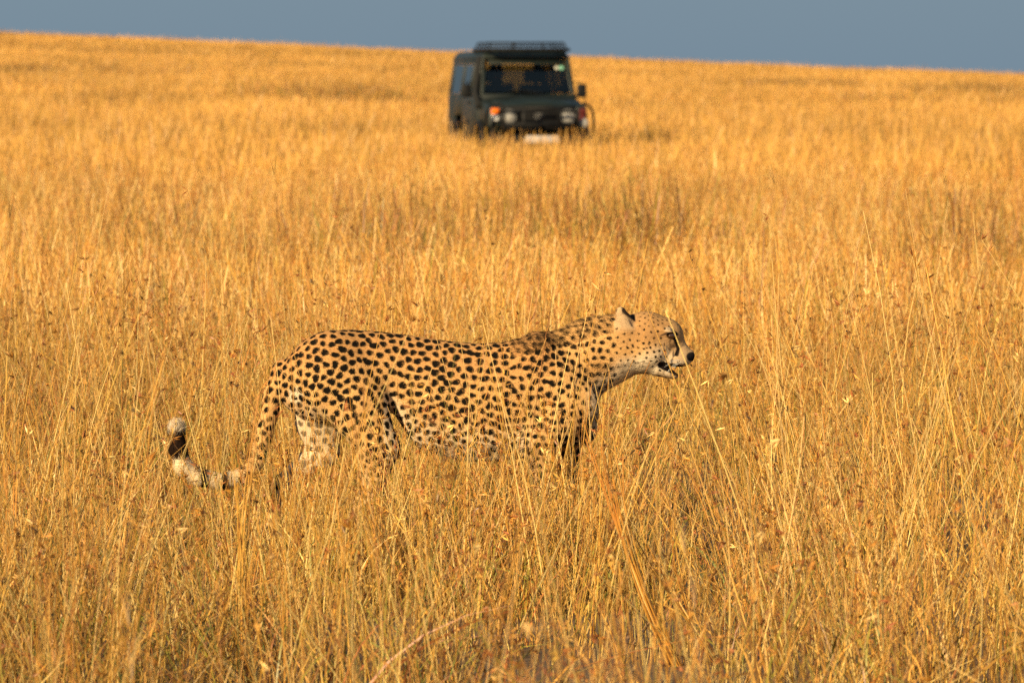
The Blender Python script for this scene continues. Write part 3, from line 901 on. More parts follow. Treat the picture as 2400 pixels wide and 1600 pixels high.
# hair ---------------------------------------------------------------
def hair():
    n = 150000
    # sample evenly over faces
    a = CV[CQ[:, 0]]; b = CV[CQ[:, 1]]; c = CV[CQ[:, 2]]; d = CV[CQ[:, 3]]
    ar = np.linalg.norm(np.cross(c - a, d - b), axis=1)
    cen = (a + b + c + d) / 4
    px = cen[:, 0] / K + 1200; py = 1357 - cen[:, 2] / K
    w = ar.copy()
    maneF = ((px > 1200) & (px < 1440) & (py - np.interp(px, [1210, 1275, 1340, 1400, 1440], [797, 780, 768, 750, 742]) < 40))
    bellyF = (px > 940) & (px < 1260) & (py > 1040)
    tipF = (px < 450) & (py < 1030)
    w = w * np.where(maneF, 1.5, 1) * np.where(tipF, 4, 1) * np.where(bellyF, 1.8, 1) * np.where(py > 1150, .35, 1)
    w = w * np.where(cen[:, 1] > .02, .45, 1)
    fi = rng.choice(len(CQ), n, p=w / w.sum())
    u, v = rng.random((n, 1)), rng.random((n, 1))
    p = a[fi] * (1 - u) * (1 - v) + b[fi] * u * (1 - v) + c[fi] * u * v + d[fi] * (1 - u) * v
    N_ = NRM[CQ[fi, 0]]
    px, py = px[fi], py[fi]
    flow = np.tile([-1., 0, -.28], (n, 1))
    legs = (py > 1060) & (px > 590)
    flow[legs] = (-.15, 0, -1)
    thigh = (px < 900) & (px > 660) & (py > 850) & ~legs
    flow[thigh] = (-.45, 0, -.9)
    sh = (px > 1240) & (px < 1400) & (py > 880) & ~legs
    flow[sh] = (-.55, 0, -.8)
    tl_ = px < 660
    flow[tl_] = (-.3, 0, -1)
    lowt = (px < 600)
    flow[lowt] = (-1, 0, .1)
    flow[(px < 450) & (py < 1085)] = (0, 0, 1)
    flow[maneF[fi]] = (-.9, 0, .35)
    flow += rng.normal(0, .26, (n, 3))
    flow -= (flow * N_).sum(1)[:, None] * N_
    flow /= np.linalg.norm(flow, axis=1)[:, None] + 1e-9
    L = np.full(n, .0078)
    L[px > 1450] = .0055; L[(px > 1575)] = .0035
    L[bellyF[fi]] = .013
    L[maneF[fi]] = .0125
    L[tipF[fi]] = .030
    L[(px > 1380) & (px < 1540) & (py > 845)] = .015
    L[(px < 600) & ~tipF[fi]] = .014
    L *= rng.uniform(.6, 1.3, n)
    lift = np.where(maneF[fi], .42, .22) + np.where(bellyF[fi], .15, 0)
    d_ = flow + N_ * lift[:, None]
    tip = p + d_ * L[:, None]
    side = np.cross(d_, N_); side /= np.linalg.norm(side, axis=1)[:, None] + 1e-9
    wv = rng.uniform(.0004, .0008, n)[:, None]
    V = np.stack([p - side * wv - N_ * .001, p + side * wv - N_ * .001, tip], 1).reshape(-1, 3)
    T = np.arange(3 * n).reshape(-1, 3)
    col = base[CQ[fi, 0]] * rng.uniform(.60, 1.22, n)[:, None]
    mk = maneF[fi]
    dark = mk & (noise2(px / 5.5, py / 4, 21) + rng.normal(0, .12, n) > .70)
    col[dark] = col[dark] * .55
    return mesh_np('fur', V, tris=T, mat=m_fur, parent=chee, col=np.repeat(np.clip(col, 0, 1), 3, 0), smooth=False)
tag(hair(), kind='stuff')

def sphere_np(c, r, nu=20, nv=12):
    V = [(c[0], c[1], c[2] + r[2])]
    for i in range(1, nv):
        th = math.pi * i / nv
        for j in range(nu):
            ph = 2 * math.pi * j / nu
            V.append((c[0] + r[0] * math.sin(th) * math.cos(ph), c[1] + r[1] * math.sin(th) * math.sin(ph), c[2] + r[2] * math.cos(th)))
    V.append((c[0], c[1], c[2] - r[2]))
    f = []
    for j in range(nu): f.append((0, 1 + j, 1 + (j + 1) % nu))
    for i in range(nv - 2):
        for j in range(nu):
            a = 1 + i * nu + j; b = 1 + i * nu + (j + 1) % nu
            f.append((a, a + nu, b + nu, b))
    l = len(V) - 1
    for j in range(nu): f.append((l, l - nu + (j + 1) % nu, l - nu + j))
    return V, f

def pymesh(name, V, Fc, mat, parent=None, smooth=True, bevel=0):
    me = bpy.data.meshes.new(name); me.from_pydata([tuple(v) for v in V], [], [tuple(f) for f in Fc])
    me.update()
    me.materials.append(mat)
    if smooth:
        for p in me.polygons: p.use_smooth = True
    o = bpy.data.objects.new(name, me); COL.objects.link(o)
    if parent: o.parent = parent
    if bevel:
        b = o.modifiers.new('bevel', 'BEVEL'); b.width = bevel; b.segments = 2; b.limit_method = 'ANGLE'; b.angle_limit = R(40)
        for p in me.polygons: p.use_smooth = True
        b.harden_normals = False
    return o

m_eye = principled('amber_eye', (.045, .02, .007), .08, coat=1)
m_tooth = principled('tooth_ivory', (.75, .68, .5), .3)
m_tong = principled('tongue_pink', (.30, .12, .09), .4)
for sgn in (-1, 1):
    V, f = sphere_np(cp(1572, 787, sgn * 34 * K), (9 * K, 7 * K, 7.5 * K))
    pymesh('eye', V, f, m_eye, chee)
    for (tx, ty, dz) in ((1583, 860, -6), (1579, 876, 6)):
        c0 = np.array(cp(tx, ty, sgn * 11 * K))
        V = [c0 + np.array([math.cos(a) * 2.4 * K, math.sin(a) * 2.4 * K, 0]) for a in np.arange(6) * math.pi / 3] + [c0 + np.array([0, 0, dz * K])]
        pymesh('tooth', V, [(i, (i + 1) % 6, 6) for i in range(6)], m_tooth, chee)
V, f = sphere_np(cp(1563, 872, 0), (15 * K, 8 * K, 2.5 * K))
pymesh('tongue', V, f, m_tong, chee)
whB = Blades()
for sgn in (-1, 1):
    for k in range(6):
        a = np.array(cp(1588 + k % 3 * 4, 842 + (k // 3) * 6, sgn * 26 * K))
        e = a + np.array([-.035 - .01 * (k % 3), sgn * .045, -.012 - .006 * k])
        whB.tube(np.stack([a, (a + e) / 2 + np.array([0, 0, .004]), e]), np.array([.0006, .0005, .0002]), (.8, .75, .65))
tag(whB.build('whiskers', m_fur, chee), kind='stuff')

# ------------------------------------------------------------------ mesh builder for the vehicle
class MB:
    def __init__(s): s.v, s.f = [], []
    def add(s, V, Fc):
        n = len(s.v); s.v += [tuple(map(float, v)) for v in V]; s.f += [tuple(i + n for i in f) for f in Fc]; return s
    def box(s, x0, x1, y0, y1, z0, z1):
        V = [(x, y, z) for x in (x0, x1) for y in (y0, y1) for z in (z0, z1)]
        return s.add(V, [(0, 1, 3, 2), (4, 6, 7, 5), (0, 4, 5, 1), (2, 3, 7, 6), (0, 2, 6, 4), (1, 5, 7, 3)])
    def hexa(s, a, b):
        """two matching quads a (front) and b (back)"""
        return s.add(list(a) + list(b), [(0, 1, 2, 3), (7, 6, 5, 4), (0, 4, 5, 1), (1, 5, 6, 2), (2, 6, 7, 3), (3, 7, 4, 0)])
    def slab(s, pts, t):
        """polygon thickened along its normal"""
        P = [Vector(p) for p in pts]
        n = (P[1] - P[0]).cross(P[2] - P[0]).normalized() * t
        k = len(P)
        V = [p for p in P] + [p + n for p in P]
        return s.add(V, [tuple(range(k - 1, -1, -1)), tuple(range(k, 2 * k))] + [(i, (i + 1) % k, k + (i + 1) % k, k + i) for i in range(k)])
    def tube(s, pts, r, n=10):
        P = [Vector(p) for p in pts]; V, Fc = [], []
        for i, p in enumerate(P):
            t = (P[min(i + 1, len(P) - 1)] - P[max(i - 1, 0)]).normalized()
            u = t.cross(Vector((0.3, .2, 1)) if abs(t.z) < .9 else Vector((1, .1, 0))).normalized(); w = t.cross(u)
            for j in range(n):
                a = 2 * math.pi * j / n; V.append(p + (u * math.cos(a) + w * math.sin(a)) * r)
        for i in range(len(P) - 1):
            for j in range(n):
                Fc.append((i * n + j, i * n + (j + 1) % n, (i + 1) * n + (j + 1) % n, (i + 1) * n + j))
        Fc.append(tuple(range(n - 1, -1, -1))); Fc.append(tuple(range((len(P) - 1) * n, len(P) * n)))
        return s.add(V, Fc)
    def lathe(s, c, axis, prof, n=28):
        """prof: (along, radius) pairs turned about axis"""
        ax = Vector(axis).normalized(); u = ax.cross(Vector((0, .1, 1))).normalized(); w = ax.cross(u); c = Vector(c)
        V, Fc = [], []
        for (h, r) in prof:
            for j in range(n):
                a = 2 * math.pi * j / n; V.append(c + ax * h + (u * math.cos(a) + w * math.sin(a)) * r)
        for i in range(len(prof) - 1):
            for j in range(n):
                Fc.append((i * n + j, i * n + (j + 1) % n, (i + 1) * n + (j + 1) % n, (i + 1) * n + j))
        Fc.append(tuple(range(n - 1, -1, -1))); Fc.append(tuple(range((len(prof) - 1) * n, len(prof) * n)))
        return s.add(V, Fc)
    def build(s, name, mat, parent=None, bevel=0, smooth=False):
        o = pymesh(name, s.v, s.f, mat, parent, smooth, bevel)
        import bmesh
        bm = bmesh.new(); bm.from_mesh(o.data); bmesh.ops.recalc_face_normals(bm, faces=bm.faces); bm.to_mesh(o.data); bm.free()
        return o

m_paint = noisy(principled('dark_green_paint', rough=.4), (.005, .009, .006), (.009, .015, .011), 3, 4, 0, (.38, .55))
m_black = noisy(principled('black_steel', rough=.6, Specular_IOR_Level=.25), (.004, .004, .005), (.008, .008, .008), 12)
m_rubber = noisy(principled('tyre_rubber', rough=.85), (.02, .018, .015), (.06, .045, .03), 6)
m_rim = principled('dull_rim', (.35, .34, .32), .4, .8)
m_glass = bpy.data.materials.new('window_glass'); m_glass.use_nodes = True
_n = m_glass.node_tree; _n.nodes.clear()
_o = _n.nodes.new('ShaderNodeOutputMaterial'); _t = _n.nodes.new('ShaderNodeBsdfTransparent'); _g = _n.nodes.new('ShaderNodeBsdfGlossy')
_t.inputs['Color'].default_value = (.52, .54, .52, 1); _g.inputs['Roughness'].default_value = .05
_x = _n.nodes.new('ShaderNodeMixShader'); _f = _n.nodes.new('ShaderNodeFresnel'); _f.inputs['IOR'].default_value = 1.5
_n.links.new(_f.outputs[0], _x.inputs[0]); _n.links.new(_t.outputs[0], _x.inputs[1]); _n.links.new(_g.outputs[0], _x.inputs[2]); _n.links.new(_x.outputs[0], _o.inputs[0])
m_lamp = principled('lamp_glass', (.34, .33, .31), .55, 0)
m_reflect = principled('lamp_housing', (.12, .12, .12), .6, 0)
m_orange = principled('orange_lens', (.95, .20, .008), .15, coat=1)
m_white = principled('white_lens', (.88, .86, .80), .2, coat=.8)
m_matt = principled('matt_black', (.009, .009, .009), .95)
m_shadelens = principled('shaded_lens', (.10, .015, .012), .4)  # dark red puts shade into the lens colour of one side's lamps
m_plate = noisy(principled('pale_plate', rough=.6), (.48, .42, .38), (.58, .52, .48), 20)
m_cloth = noisy(principled('seat_cloth', rough=.9), (.03, .03, .035), (.05, .05, .055), 30)
m_lining = noisy(principled('roof_lining', rough=.9), (.30, .26, .20), (.38, .33, .26), 10)
m_sgreen = principled('green_sticker', (.18, .42, .30), .6)
m_swhite = principled('white_sticker', (.5, .5, .42), .6)
m_mirror = principled('mirror_glass', (.8, .8, .8), .05, 1)
m_dash = noisy(principled('dusty_dashboard', rough=.8), (.05, .05, .045), (.09, .08, .065), 9)

jeep = empty('safari_vehicle', (JX, JY, JZ), JYAW)
tag(jeep, 'dark green four wheel drive safari vehicle with roof rack and bull bar', 'safari vehicle')
# widths at height
def hx(z):
    return .845 if z <= 1.30 else .845 - (z - 1.30) * .155
def side_slab(mb, s, y0, y1, z0, z1, t=.03):
    a, b = s * hx(z0), s * hx(z1)
    i = -s * t
    mb.hexa([(a, y0, z0), (a, y1, z0), (b, y1, z1), (b, y0, z1)], [(a + i, y0, z0), (a + i, y1, z0), (b + i, y1, z1), (b + i, y0, z1)])
L_ = 4.95
# body shell: lower sides, cabin pillars, floor, firewall
b = MB()
for s in (-1, 1):
    side_slab(b, s, 1.22, 3.25, .55, 1.36, .05)        # sill and door side
    side_slab(b, s, 3.25, 4.20, 1.00, 1.36, .05)       # over the rear wheel
    side_slab(b, s, 4.20, L_, .55, 1.36, .05)
    for y0, y1 in ((1.40, 1.50), (2.28, 2.44), (3.42, 3.54), (4.80, L_)):
        side_slab(b, s, y0, y1, 1.363, 1.95, .045)
    side_slab(b, s, 1.503, 4.797, 1.86, 1.948, .043)
    # front pillar leaning back with the windscreen
    b.hexa([(s * .80, 1.20, 1.363), (s * .735, 1.20, 1.363), (s * .66, 1.50, 1.945), (s * .735, 1.50, 1.945)],
           [(s * .80, 1.30, 1.363), (s * .735, 1.30, 1.363), (s * .66, 1.60, 1.945), (s * .735, 1.60, 1.945)])
b.box(-.79, .79, 1.25, L_ - .02, .50, .56)
b.box(-.80, .80, 1.20, 1.26, .56, 1.36)
# windscreen header
b.hexa([(-.655, 1.46, 1.86), (.655, 1.46, 1.86), (.655, 1.50, 1.945), (-.655, 1.50, 1.945)],
       [(-.655, 1.54, 1.86), (.655, 1.54, 1.86), (.655, 1.58, 1.945), (-.655, 1.58, 1.945)])
b.build('body', m_paint, jeep, .012)
b = MB()    # roof with rounded rain gutters
b.hexa([(-.78, 1.42, 1.952), (.78, 1.42, 1.952), (.66, 1.50, 2.08), (-.66, 1.50, 2.08)],
       [(-.78, L_, 1.952), (.78, L_, 1.952), (.68, L_ - .10, 2.08), (-.68, L_ - .10, 2.08)])
b.build('roof', m_paint, jeep, .04)
b = MB(); b.box(-.66, .66, 1.62, L_ - .15, 1.932, 1.949); b.build('roof_lining', m_lining, jeep)
# rear doors with windows
for s in (-1, 1):
    b = MB()
    x0, x1 = sorted((s * .006, s * .835))
    b.box(x0, x1, L_ + .003, L_ + .05, .58, 1.36)
    o_ = b.build('rear_door', m_paint, jeep, .01)
    b = MB()
    xa, xb = sorted((s * .006, s * .10)); b.box(xa, xb, L_ + .003, L_ + .04, 1.363, 1.945); b.build('window_frame', m_paint, o_)
    b = MB(); xa, xb = sorted((s * .66, s * .75)); b.box(xa, xb, L_ + .003, L_ + .04, 1.363, 1.945)
    b.build('window_frame', m_paint, o_)
    b = MB(); xa, xb = sorted((s * .103, s * .657)); b.box(xa, xb, L_ + .015, L_ + .02, 1.37, 1.86); b.build('pane', m_glass, o_)
# side windows
for s in (-1, 1):
    for k, (y0, y1) in enumerate(((1.51, 2.27), (2.45, 3.41), (3.55, 4.79))):
        b = MB()
        a, c = s * (hx(1.37) - .02), s * (hx(1.85) - .02); i = -s * .005
        b.hexa([(a, y0, 1.37), (a, y1, 1.37), (c, y1, 1.855), (c, y0, 1.855)], [(a + i, y0, 1.37), (a + i, y1, 1.37), (c + i, y1, 1.855), (c + i, y0, 1.855)])
        b.build('side_window', m_glass, jeep)
    # door panel proud of the side, handle, side moulding
    b = MB(); side_slab(b, s * 1.0, 1.36, 2.32, .62, 1.33, .03)
    o_ = b.build('door', m_paint, jeep, .008); o_.location.x = s * .012
    b = MB(); b.box(*sorted((s * .845, s * .885)), 2.10, 2.24, 1.20, 1.24); b.build('door_handle', m_black, o_, .006)
    b = MB(); b.box(*sorted((s * .848, s * .87)), 2.36, 3.20, .86, .92); b.build('side_moulding', m_black, jeep, .006)
    b = MB(); b.box(*sorted((s * .80, s * .92)), 1.30, 3.10, .40, .46); b.build('side_step', m_black, jeep, .01)
# windscreen glass and frame
b = MB()
b.hexa([(-.73, 1.205, 1.385), (.73, 1.205, 1.385), (.655, 1.462, 1.855), (-.655, 1.462, 1.855)],
       [(-.73, 1.211, 1.385), (.73, 1.211, 1.385), (.655, 1.468, 1.855), (-.655, 1.468, 1.855)])
ws = b.build('windscreen', m_glass, jeep)
def on_screen(x, z, r_, mat, name):
    y = 1.205 + (z - 1.385) * .504 - .004
    n = Vector((0, -.893, .45))
    b = MB(); b.lathe((x, y, z), n, [(0, r_), (.003, r_)], 20); b.build(name, mat, ws)
on_screen(.60, 1.80, .042, m_sgreen, 'round_sticker')
on_screen(.52, 1.80, .034, m_swhite, 'round_sticker')
for s in (-1, 1):
    b = MB(); b.tube([(s * .05 + .2, 1.16, 1.375), (s * .05 - .12, 1.19, 1.42), (s * .05 - .32, 1.185, 1.40)], .008, 6); b.build('wiper', m_black, jeep)
# bonnet: crowned panel
b = MB()
rows = [(.02, 1.17), (.10, 1.235), (.60, 1.29), (1.19, 1.335)]
V, Fc = [], []
cols_ = np.linspace(-.70, .70, 9)
for (y_, z_) in rows:
    for c_ in cols_: V.append((c_ * (.96 + .04 * y_), y_, z_ - .05 * (abs(c_) / .7) ** 3 + (.02 if abs(c_) < .3 else 0)))
n9 = 9
for i in range(3):
    for j in range(8): Fc.append((i * 9 + j, i * 9 + j + 1, (i + 1) * 9 + j + 1, (i + 1) * 9 + j))
top_n = len(V)
V += [(v[0], v[1], v[2] - .03) for v in V]
Fc += [tuple(i + top_n for i in f[::-1]) for f in Fc[:24]]
edge = [j for j in range(9)] + [9 * i + 8 for i in range(1, 4)] + [27 + j for j in range(7, -1, -1)] + [9 * i for i in range(2, 0, -1)]
for i in range(len(edge)):
    a, c = edge[i], edge[(i + 1) % len(edge)]; Fc.append((a, c, c + top_n, a + top_n))
b.add(V, Fc); b.build('bonnet', m_paint, jeep, smooth=True)
# wings
for s in (-1, 1):
    b = MB()
    x0, x1 = sorted((s * .63, s * .835))
    b.hexa([(x0, -.02, .80), (x1, -.02, .80), (x1 if s < 0 else x1 - .02, .02, 1.16), (x0 if s > 0 else x0 + .02, .02, 1.16)],
           [(x0, 1.19, .95), (x1, 1.19, .95), (x1, 1.19, 1.28), (x0, 1.19, 1.28)])
    b.build('front_wing', m_paint, jeep, .03)
    b = MB()      # flare arch
    for (cy) in (.78, 3.73):
        pts = [(s * .88, cy + .47 * math.cos(a), .42 + .47 * math.sin(a)) for a in np.linspace(.05, math.pi - .05, 12)]
        b = MB(); b.tube(pts, .045, 8); b.build('wheel_arch', m_black, jeep, smooth=True)
# front panel, grille
b = MB(); b.box(-.628, .628, 0.0, .05, .78, 1.165); b.build('front_panel', m_black, jeep, .01)
gr = MB(); gr.box(-.36, .36, -.03, -.002, .84, 1.13); gr = gr.build('grille', m_black, jeep, .006)
for k in range(5):
    b = MB(); z_ = .875 + k * .052; b.box(-.34, .34, -.045, -.032, z_, z_ + .018); b.build('bar', m_black, gr)
b = MB()
def ring(cx, cz, ra, rb, r_):
    pts = [(cx + ra * math.cos(a), -.056, cz + rb * math.sin(a)) for a in np.linspace(0, 2 * math.pi, 25)]
    b.tube(pts, r_, 5)
ring(0, .99, .075, .05, .007); ring(0, .99, .022, .048, .005); ring(0, 1.005, .05, .022, .005)
b.build('oval_emblem', m_reflect, gr)
# headlights, indicators
for s in (-1, 1):
    b = MB(); b.lathe((s * .50, -.004, .985), (0, -1, 0), [(0, .125), (.035, .125), (.04, .105), (.02, .10)], 28); hl = b.build('headlight', m_reflect, jeep, smooth=True)
    b = MB(); b.lathe((s * .50, -.030, .985), (0, -1, 0), [(0, .098), (.012, .085), (.022, .05), (.026, .004)], 28); b.build('lens', m_lamp, hl, smooth=True)
    x0, x1 = sorted((s * .665, s * .80))
    b = MB(); b.box(x0, x1, -.055, -.022, 1.025, 1.125); b.build('indicator', m_orange if s < 0 else m_shadelens, jeep, .012)  # orange pair; one side is coloured as if shaded
    b = MB(); b.box(x0 + .01, x1 - .01, -.055, -.022, .915, 1.018); b.build('side_light', m_white if s < 0 else m_shadelens, jeep, .012)  # likewise, shade on one side set by colour
# bumper, bull bar, plate
b = MB(); b.hexa([(-.90, -.28, .46), (.90, -.28, .46), (.90, -.28, .68), (-.90, -.28, .68)], [(-.90, -.12, .46), (.90, -.12, .46), (.90, -.12, .68), (-.90, -.12, .68)])
b.build('bumper', m_black, jeep, .02)
bb = MB()
def loop(s):
    x0, x1, zt, zb = s * .62, s * .90, 1.20, .66
    return [(x0, -.30, zb), (x0, -.32, zt - .1), (x0 + s * .05, -.31, zt - .01), (x0 + s * .13, -.29, zt + .0), (x1 - s * .06, -.22, zt - .05), (x1, -.17, zt - .17), (x1 + s * .01, -.14, .90), (x1, -.14, zb)]
bb.tube(loop(1), .024); bb.tube(loop(-1), .024)
bb.tube([(-.30, -.31, .66), (-.30, -.33, 1.08), (-.25, -.33, 1.14), (.25, -.33, 1.14), (.30, -.33, 1.08), (.30, -.31, .66)], .026)
bb.tube([(-.62, -.32, .86), (.62, -.32, .86)], .022)
bb.tube([(-.62, -.32, 1.06), (-.30, -.33, 1.06)], .02); bb.tube([(.30, -.33, 1.06), (.62, -.32, 1.06)], .02)
bull = bb.build('bull_bar', m_black, jeep, smooth=True)
b = MB(); b.box(-.27, .31, -.30, -.284, .55, .67); b.build('number_plate', m_plate, jeep, .004)
for s in (1,):
    b = MB(); b.lathe((s * .735, -.20, .88), (0, -1, 0), [(0, .06), (.05, .075), (.055, .07), (.06, .003)], 20); b.build('fog_lamp', m_lamp, jeep, smooth=True)
# wheels
for s in (-1, 1):
    for cy in (.78, 3.73):
        ax = (s, 0, 0)
        b = MB(); b.lathe((s * .62, cy, .40), ax, [(0, .22), (0, .36), (.03, .40), (.20, .40), (.23, .36), (.235, .23), (.15, .22)], 36)
        w_ = b.build('wheel', m_rubber, jeep, smooth=True)
        b = MB(); b.lathe((s * .72, cy, .40), ax, [(0, .218), (.10, .218), (.06, .15), (.09, .07), (.10, .02)], 24); b.build('rim', m_rim, w_, smooth=True)
# spare wheel on the rear door
b = MB(); b.lathe((.36, L_ + .08, 1.02), (0, 1, 0), [(0, .2), (0, .34), (.03, .37), (.17, .37), (.2, .34), (.2, .2)], 32); b.build('spare_wheel', m_rubber, jeep, smooth=True)
# mirrors
for s in (-1, 1):
    b = MB()
    cx = -1.03 if s < 0 else .93
    b.hexa([(cx - .08, 1.24, 1.30), (cx + .08, 1.24, 1.30), (cx + .075, 1.24, 1.53), (cx - .075, 1.24, 1.53)],
           [(cx - .08, 1.31, 1.30), (cx + .08, 1.31, 1.30), (cx + .075, 1.31, 1.53), (cx - .075, 1.31, 1.53)])
    mr = b.build('wing_mirror', m_black, jeep, .02)
    b = MB(); b.tube([(s * .80, 1.40, 1.34), (s * .95, 1.30, 1.33), (cx, 1.28, 1.37)], .013, 8); b.build('mirror_arm', m_black, mr, smooth=True)
    b = MB(); b.tube([(s * .79, 1.44, 1.56), (cx, 1.30, 1.56)], .011, 8); b.build('mirror_arm', m_black, mr, smooth=True)
    b = MB(); b.box(cx - .07, cx + .07, 1.312, 1.316, 1.32, 1.515); b.build('mirror_glass', m_mirror, mr)
# snorkel on the left of the photo's windscreen, wing-top bar light
b = MB(); b.tube([(-.86, 1.0, 1.15), (-.88, 1.25, 1.36), (-.82, 1.45, 1.75), (-.76, 1.52, 1.98)], .06, 12); b.build('snorkel', m_matt, jeep, smooth=True)
b = MB(); b.tube([(.80, .15, 1.14), (.80, .15, 1.42)], .010, 8); b.box(.77, .83, .13, .17, 1.42, 1.50); b.build('wing_marker', m_black, jeep)
# roof rack
rr = MB()
zb, zt = 2.11, 2.225
rr.box(-.72, .72, 1.20, 1.24, zb - .035, zb + .02)
rr.box(-.72, .72, 2.76, 2.80, zb - .035, zb + .02)
for s in (-1, 1): rr.box(*sorted((s * .72, s * .68)), 1.24, 2.76, zb - .033, zb + .018)
rack = rr.build('roof_rack', m_black, jeep, .006)
for k in range(8):
    b = MB(); y_ = 1.32 + k * .18; b.box(-.677, .677, y_, y_ + .06, zb - .025, zb - .003); b.build('slat', m_black, rack)
for z_, q in ((zt, .0), (zt - .055, .02)):
    b = MB(); e = .62 + q; b.tube([(-e, 2.76, z_), (-e, 1.28 - q, z_), (-e + .03, 1.24 - q, z_), (e - .03, 1.24 - q, z_), (e, 1.28 - q, z_), (e, 2.76, z_), (-e, 2.76, z_)], .013, 8)
    b.build('rail', m_black, rack, smooth=True)
for (x_, y_) in [(-.62, 1.23), (-.25, 1.23), (.25, 1.23), (.62, 1.23), (-.63, 1.75), (.63, 1.75), (-.63, 2.25), (.63, 2.25), (-.63, 2.76), (.63, 2.76), (0, 2.76)]:
    b = MB(); b.tube([(x_ * 1.06, y_, zb + .015), (x_, y_, zt)], .013, 8); b.build('post', m_black, rack, smooth=True)
for (x_, y_) in [(-.69, 1.60), (.69, 1.60), (-.69, 2.6), (.69, 2.6)]:
    b = MB(); b.box(x_ - .02, x_ + .02, y_ - .03, y_ + .03, 1.99, zb - .036); b.build('foot', m_black, rack)
# interior
b = MB(); b.hexa([(-.74, 1.262, 1.12), (.74, 1.262, 1.12), (.72, 1.262, 1.37), (-.72, 1.262, 1.37)], [(-.74, 1.62, 1.12), (.74, 1.62, 1.12), (.72, 1.55, 1.34), (-.72, 1.55, 1.34)])
b.build('dashboard', m_dash, jeep, .02)
b = MB(); cst = Vector((-.38, 1.74, 1.38)); nst = Vector((0, -.85, -.35)).normalized()
u_ = Vector((1, 0, 0)); v_ = nst.cross(u_)
b.tube([cst + (u_ * math.cos(a) + v_ * math.sin(a)) * .19 for a in np.linspace(0, 2 * math.pi, 25)], .013, 8)
b.tube([cst - u_ * .18, cst, cst + u_ * .18], .014, 6); b.tube([cst, cst + nst * .25], .02, 8)
b.build('steering_wheel', m_black, jeep, smooth=True)
for (x_, y_) in ((-.38, 2.10), (.38, 2.10), (-.40, 3.10), (.40, 3.10)):
    b = MB()
    b.box(x_ - .24, x_ + .24, y_ - .25, y_ + .28, .86, 1.0)
    se = b.build('seat', m_cloth, jeep, .04)
    b = MB(); b.hexa([(x_ - .24, y_ + .22, 1.0), (x_ + .24, y_ + .22, 1.0), (x_ + .21, y_ + .34, 1.52), (x_ - .21, y_ + .34, 1.52)],
                     [(x_ - .24, y_ + .34, 1.0), (x_ + .24, y_ + .34, 1.0), (x_ + .21, y_ + .42, 1.52), (x_ - .21, y_ + .42, 1.52)]); b.build('backrest', m_cloth, se, .04)
    b = MB(); b.box(x_ - .13, x_ + .13, y_ + .34, y_ + .42, 1.56, 1.77); b.tube([(x_ - .05, y_ + .38, 1.50), (x_ - .05, y_ + .38, 1.58)], .008, 6); b.build('headrest', m_cloth, se, .03)

# ------------------------------------------------------------------ driver
pe = empty('person', (0, 0, 0))
pe.matrix_world = Matrix.Translation((JX, JY, JZ)) @ Matrix.Rotation(JYAW, 4, 'Z') @ Matrix.Translation((-.36, 2.10, 0))
tag(pe, 'person in a navy shirt sitting behind the windscreen with a hand on the wheel', 'person')
G = Field(np.arange(-.32, .36, .0065), np.arange(-.75, .32, .0065), np.arange(.93, 1.86, .0065))
sh_ = .15
G.cone((0, .10, 1.05), (0, .12, 1.38), .15, .155, .04)
G.cone((-.13, .12, 1.44), (.13, .12, 1.44), .075, .075, .05)
G.cone((0, .10, 1.48), (0, .06, 1.60), .055, .052, .03)
G.ell((0, .04, 1.70), (.075, .095, .115), .015)
G.ell((0, -.02, 1.665), (.05, .055, .07), .02)
G.cone((0, -.055, 1.70), (0, -.075, 1.68), .010, .016, .008)      # nose
for s in (-1, 1):
    G.ell((s * .078, .05, 1.69), (.010, .02, .03), .006)
    G.ell((s * .03, -.058, 1.715), (.014, .012, .009), .006, mode='cut')
    G.cone((s * .08, .05, 1.03), (s * .11, -.38, 1.06), .085, .065, .04)
    el = (s * .25, -.02, 1.22)
    ha = (s * .13 + .02, -.345, 1.43) if s < 0 else (.17, -.34, 1.47)
    G.cone((s * .19, .12, 1.43), el, .062, .045, .03)
    G.cone(el, ha, .042, .028, .015)
    hv = Vector((-.2 * s, -.55, .55)).normalized()
    pal = Vector(ha) + hv * .05
    G.cone(ha, pal, .028, .034, .01)
    for f in range(4):
        r0 = pal + Vector(((f - 1.5) * .019, -.005, .015)); r1 = r0 + Vector((0, -.035, .015)); r2 = r1 + Vector((0, -.008, -.035 + .003 * f))
        G.cone(r0, r1, .009, .0085, .003); G.cone(r1, r2, .0085, .0075, .003)
    t0 = Vector(ha) + hv * .02; t1 = t0 + Vector((-s * .045, -.01, .02)); t2 = t1 + Vector((-s * .015, -.02, .02))
    G.cone(t0, t1, .013, .010, .004); G.cone(t1, t2, .010, .008, .004)
G.cone((-.03, -.062, 1.636), (.03, -.062, 1.636), .003, .003, .004, mode='cut')   # mouth
PV, PQ = G.mesh()
pc = np.tile([.26, .12, .075], (len(PV), 1))
shirt = (PV[:, 2] < 1.50) & ~((PV[:, 1] < -.24) & (PV[:, 2] > 1.33))
pc[shirt] = (.016, .020, .045)
pc[(PV[:, 2] < 1.14) & (PV[:, 1] < .05)] = (.10, .08, .05)
m_skin = principled('skin_and_cloth', rough=.7)
nt = m_skin.node_tree; at = nt.nodes.new('ShaderNodeAttribute'); at.attribute_name = 'col'
nt.links.new(at.outputs['Color'], nt.nodes['Principled BSDF'].inputs['Base Color'])
mesh_np('figure', PV, PQ, mat=m_skin, parent=pe, col=pc)
H_ = Field(np.arange(-.11, .11, .006), np.arange(-.11, .18, .006), np.arange(1.62, 1.86, .006))
H_.ell((0, .052, 1.722), (.084, .098, .108), .01)
H_.ell((0, -.06, 1.65), (.085, .085, .085), .015, mode='cut')
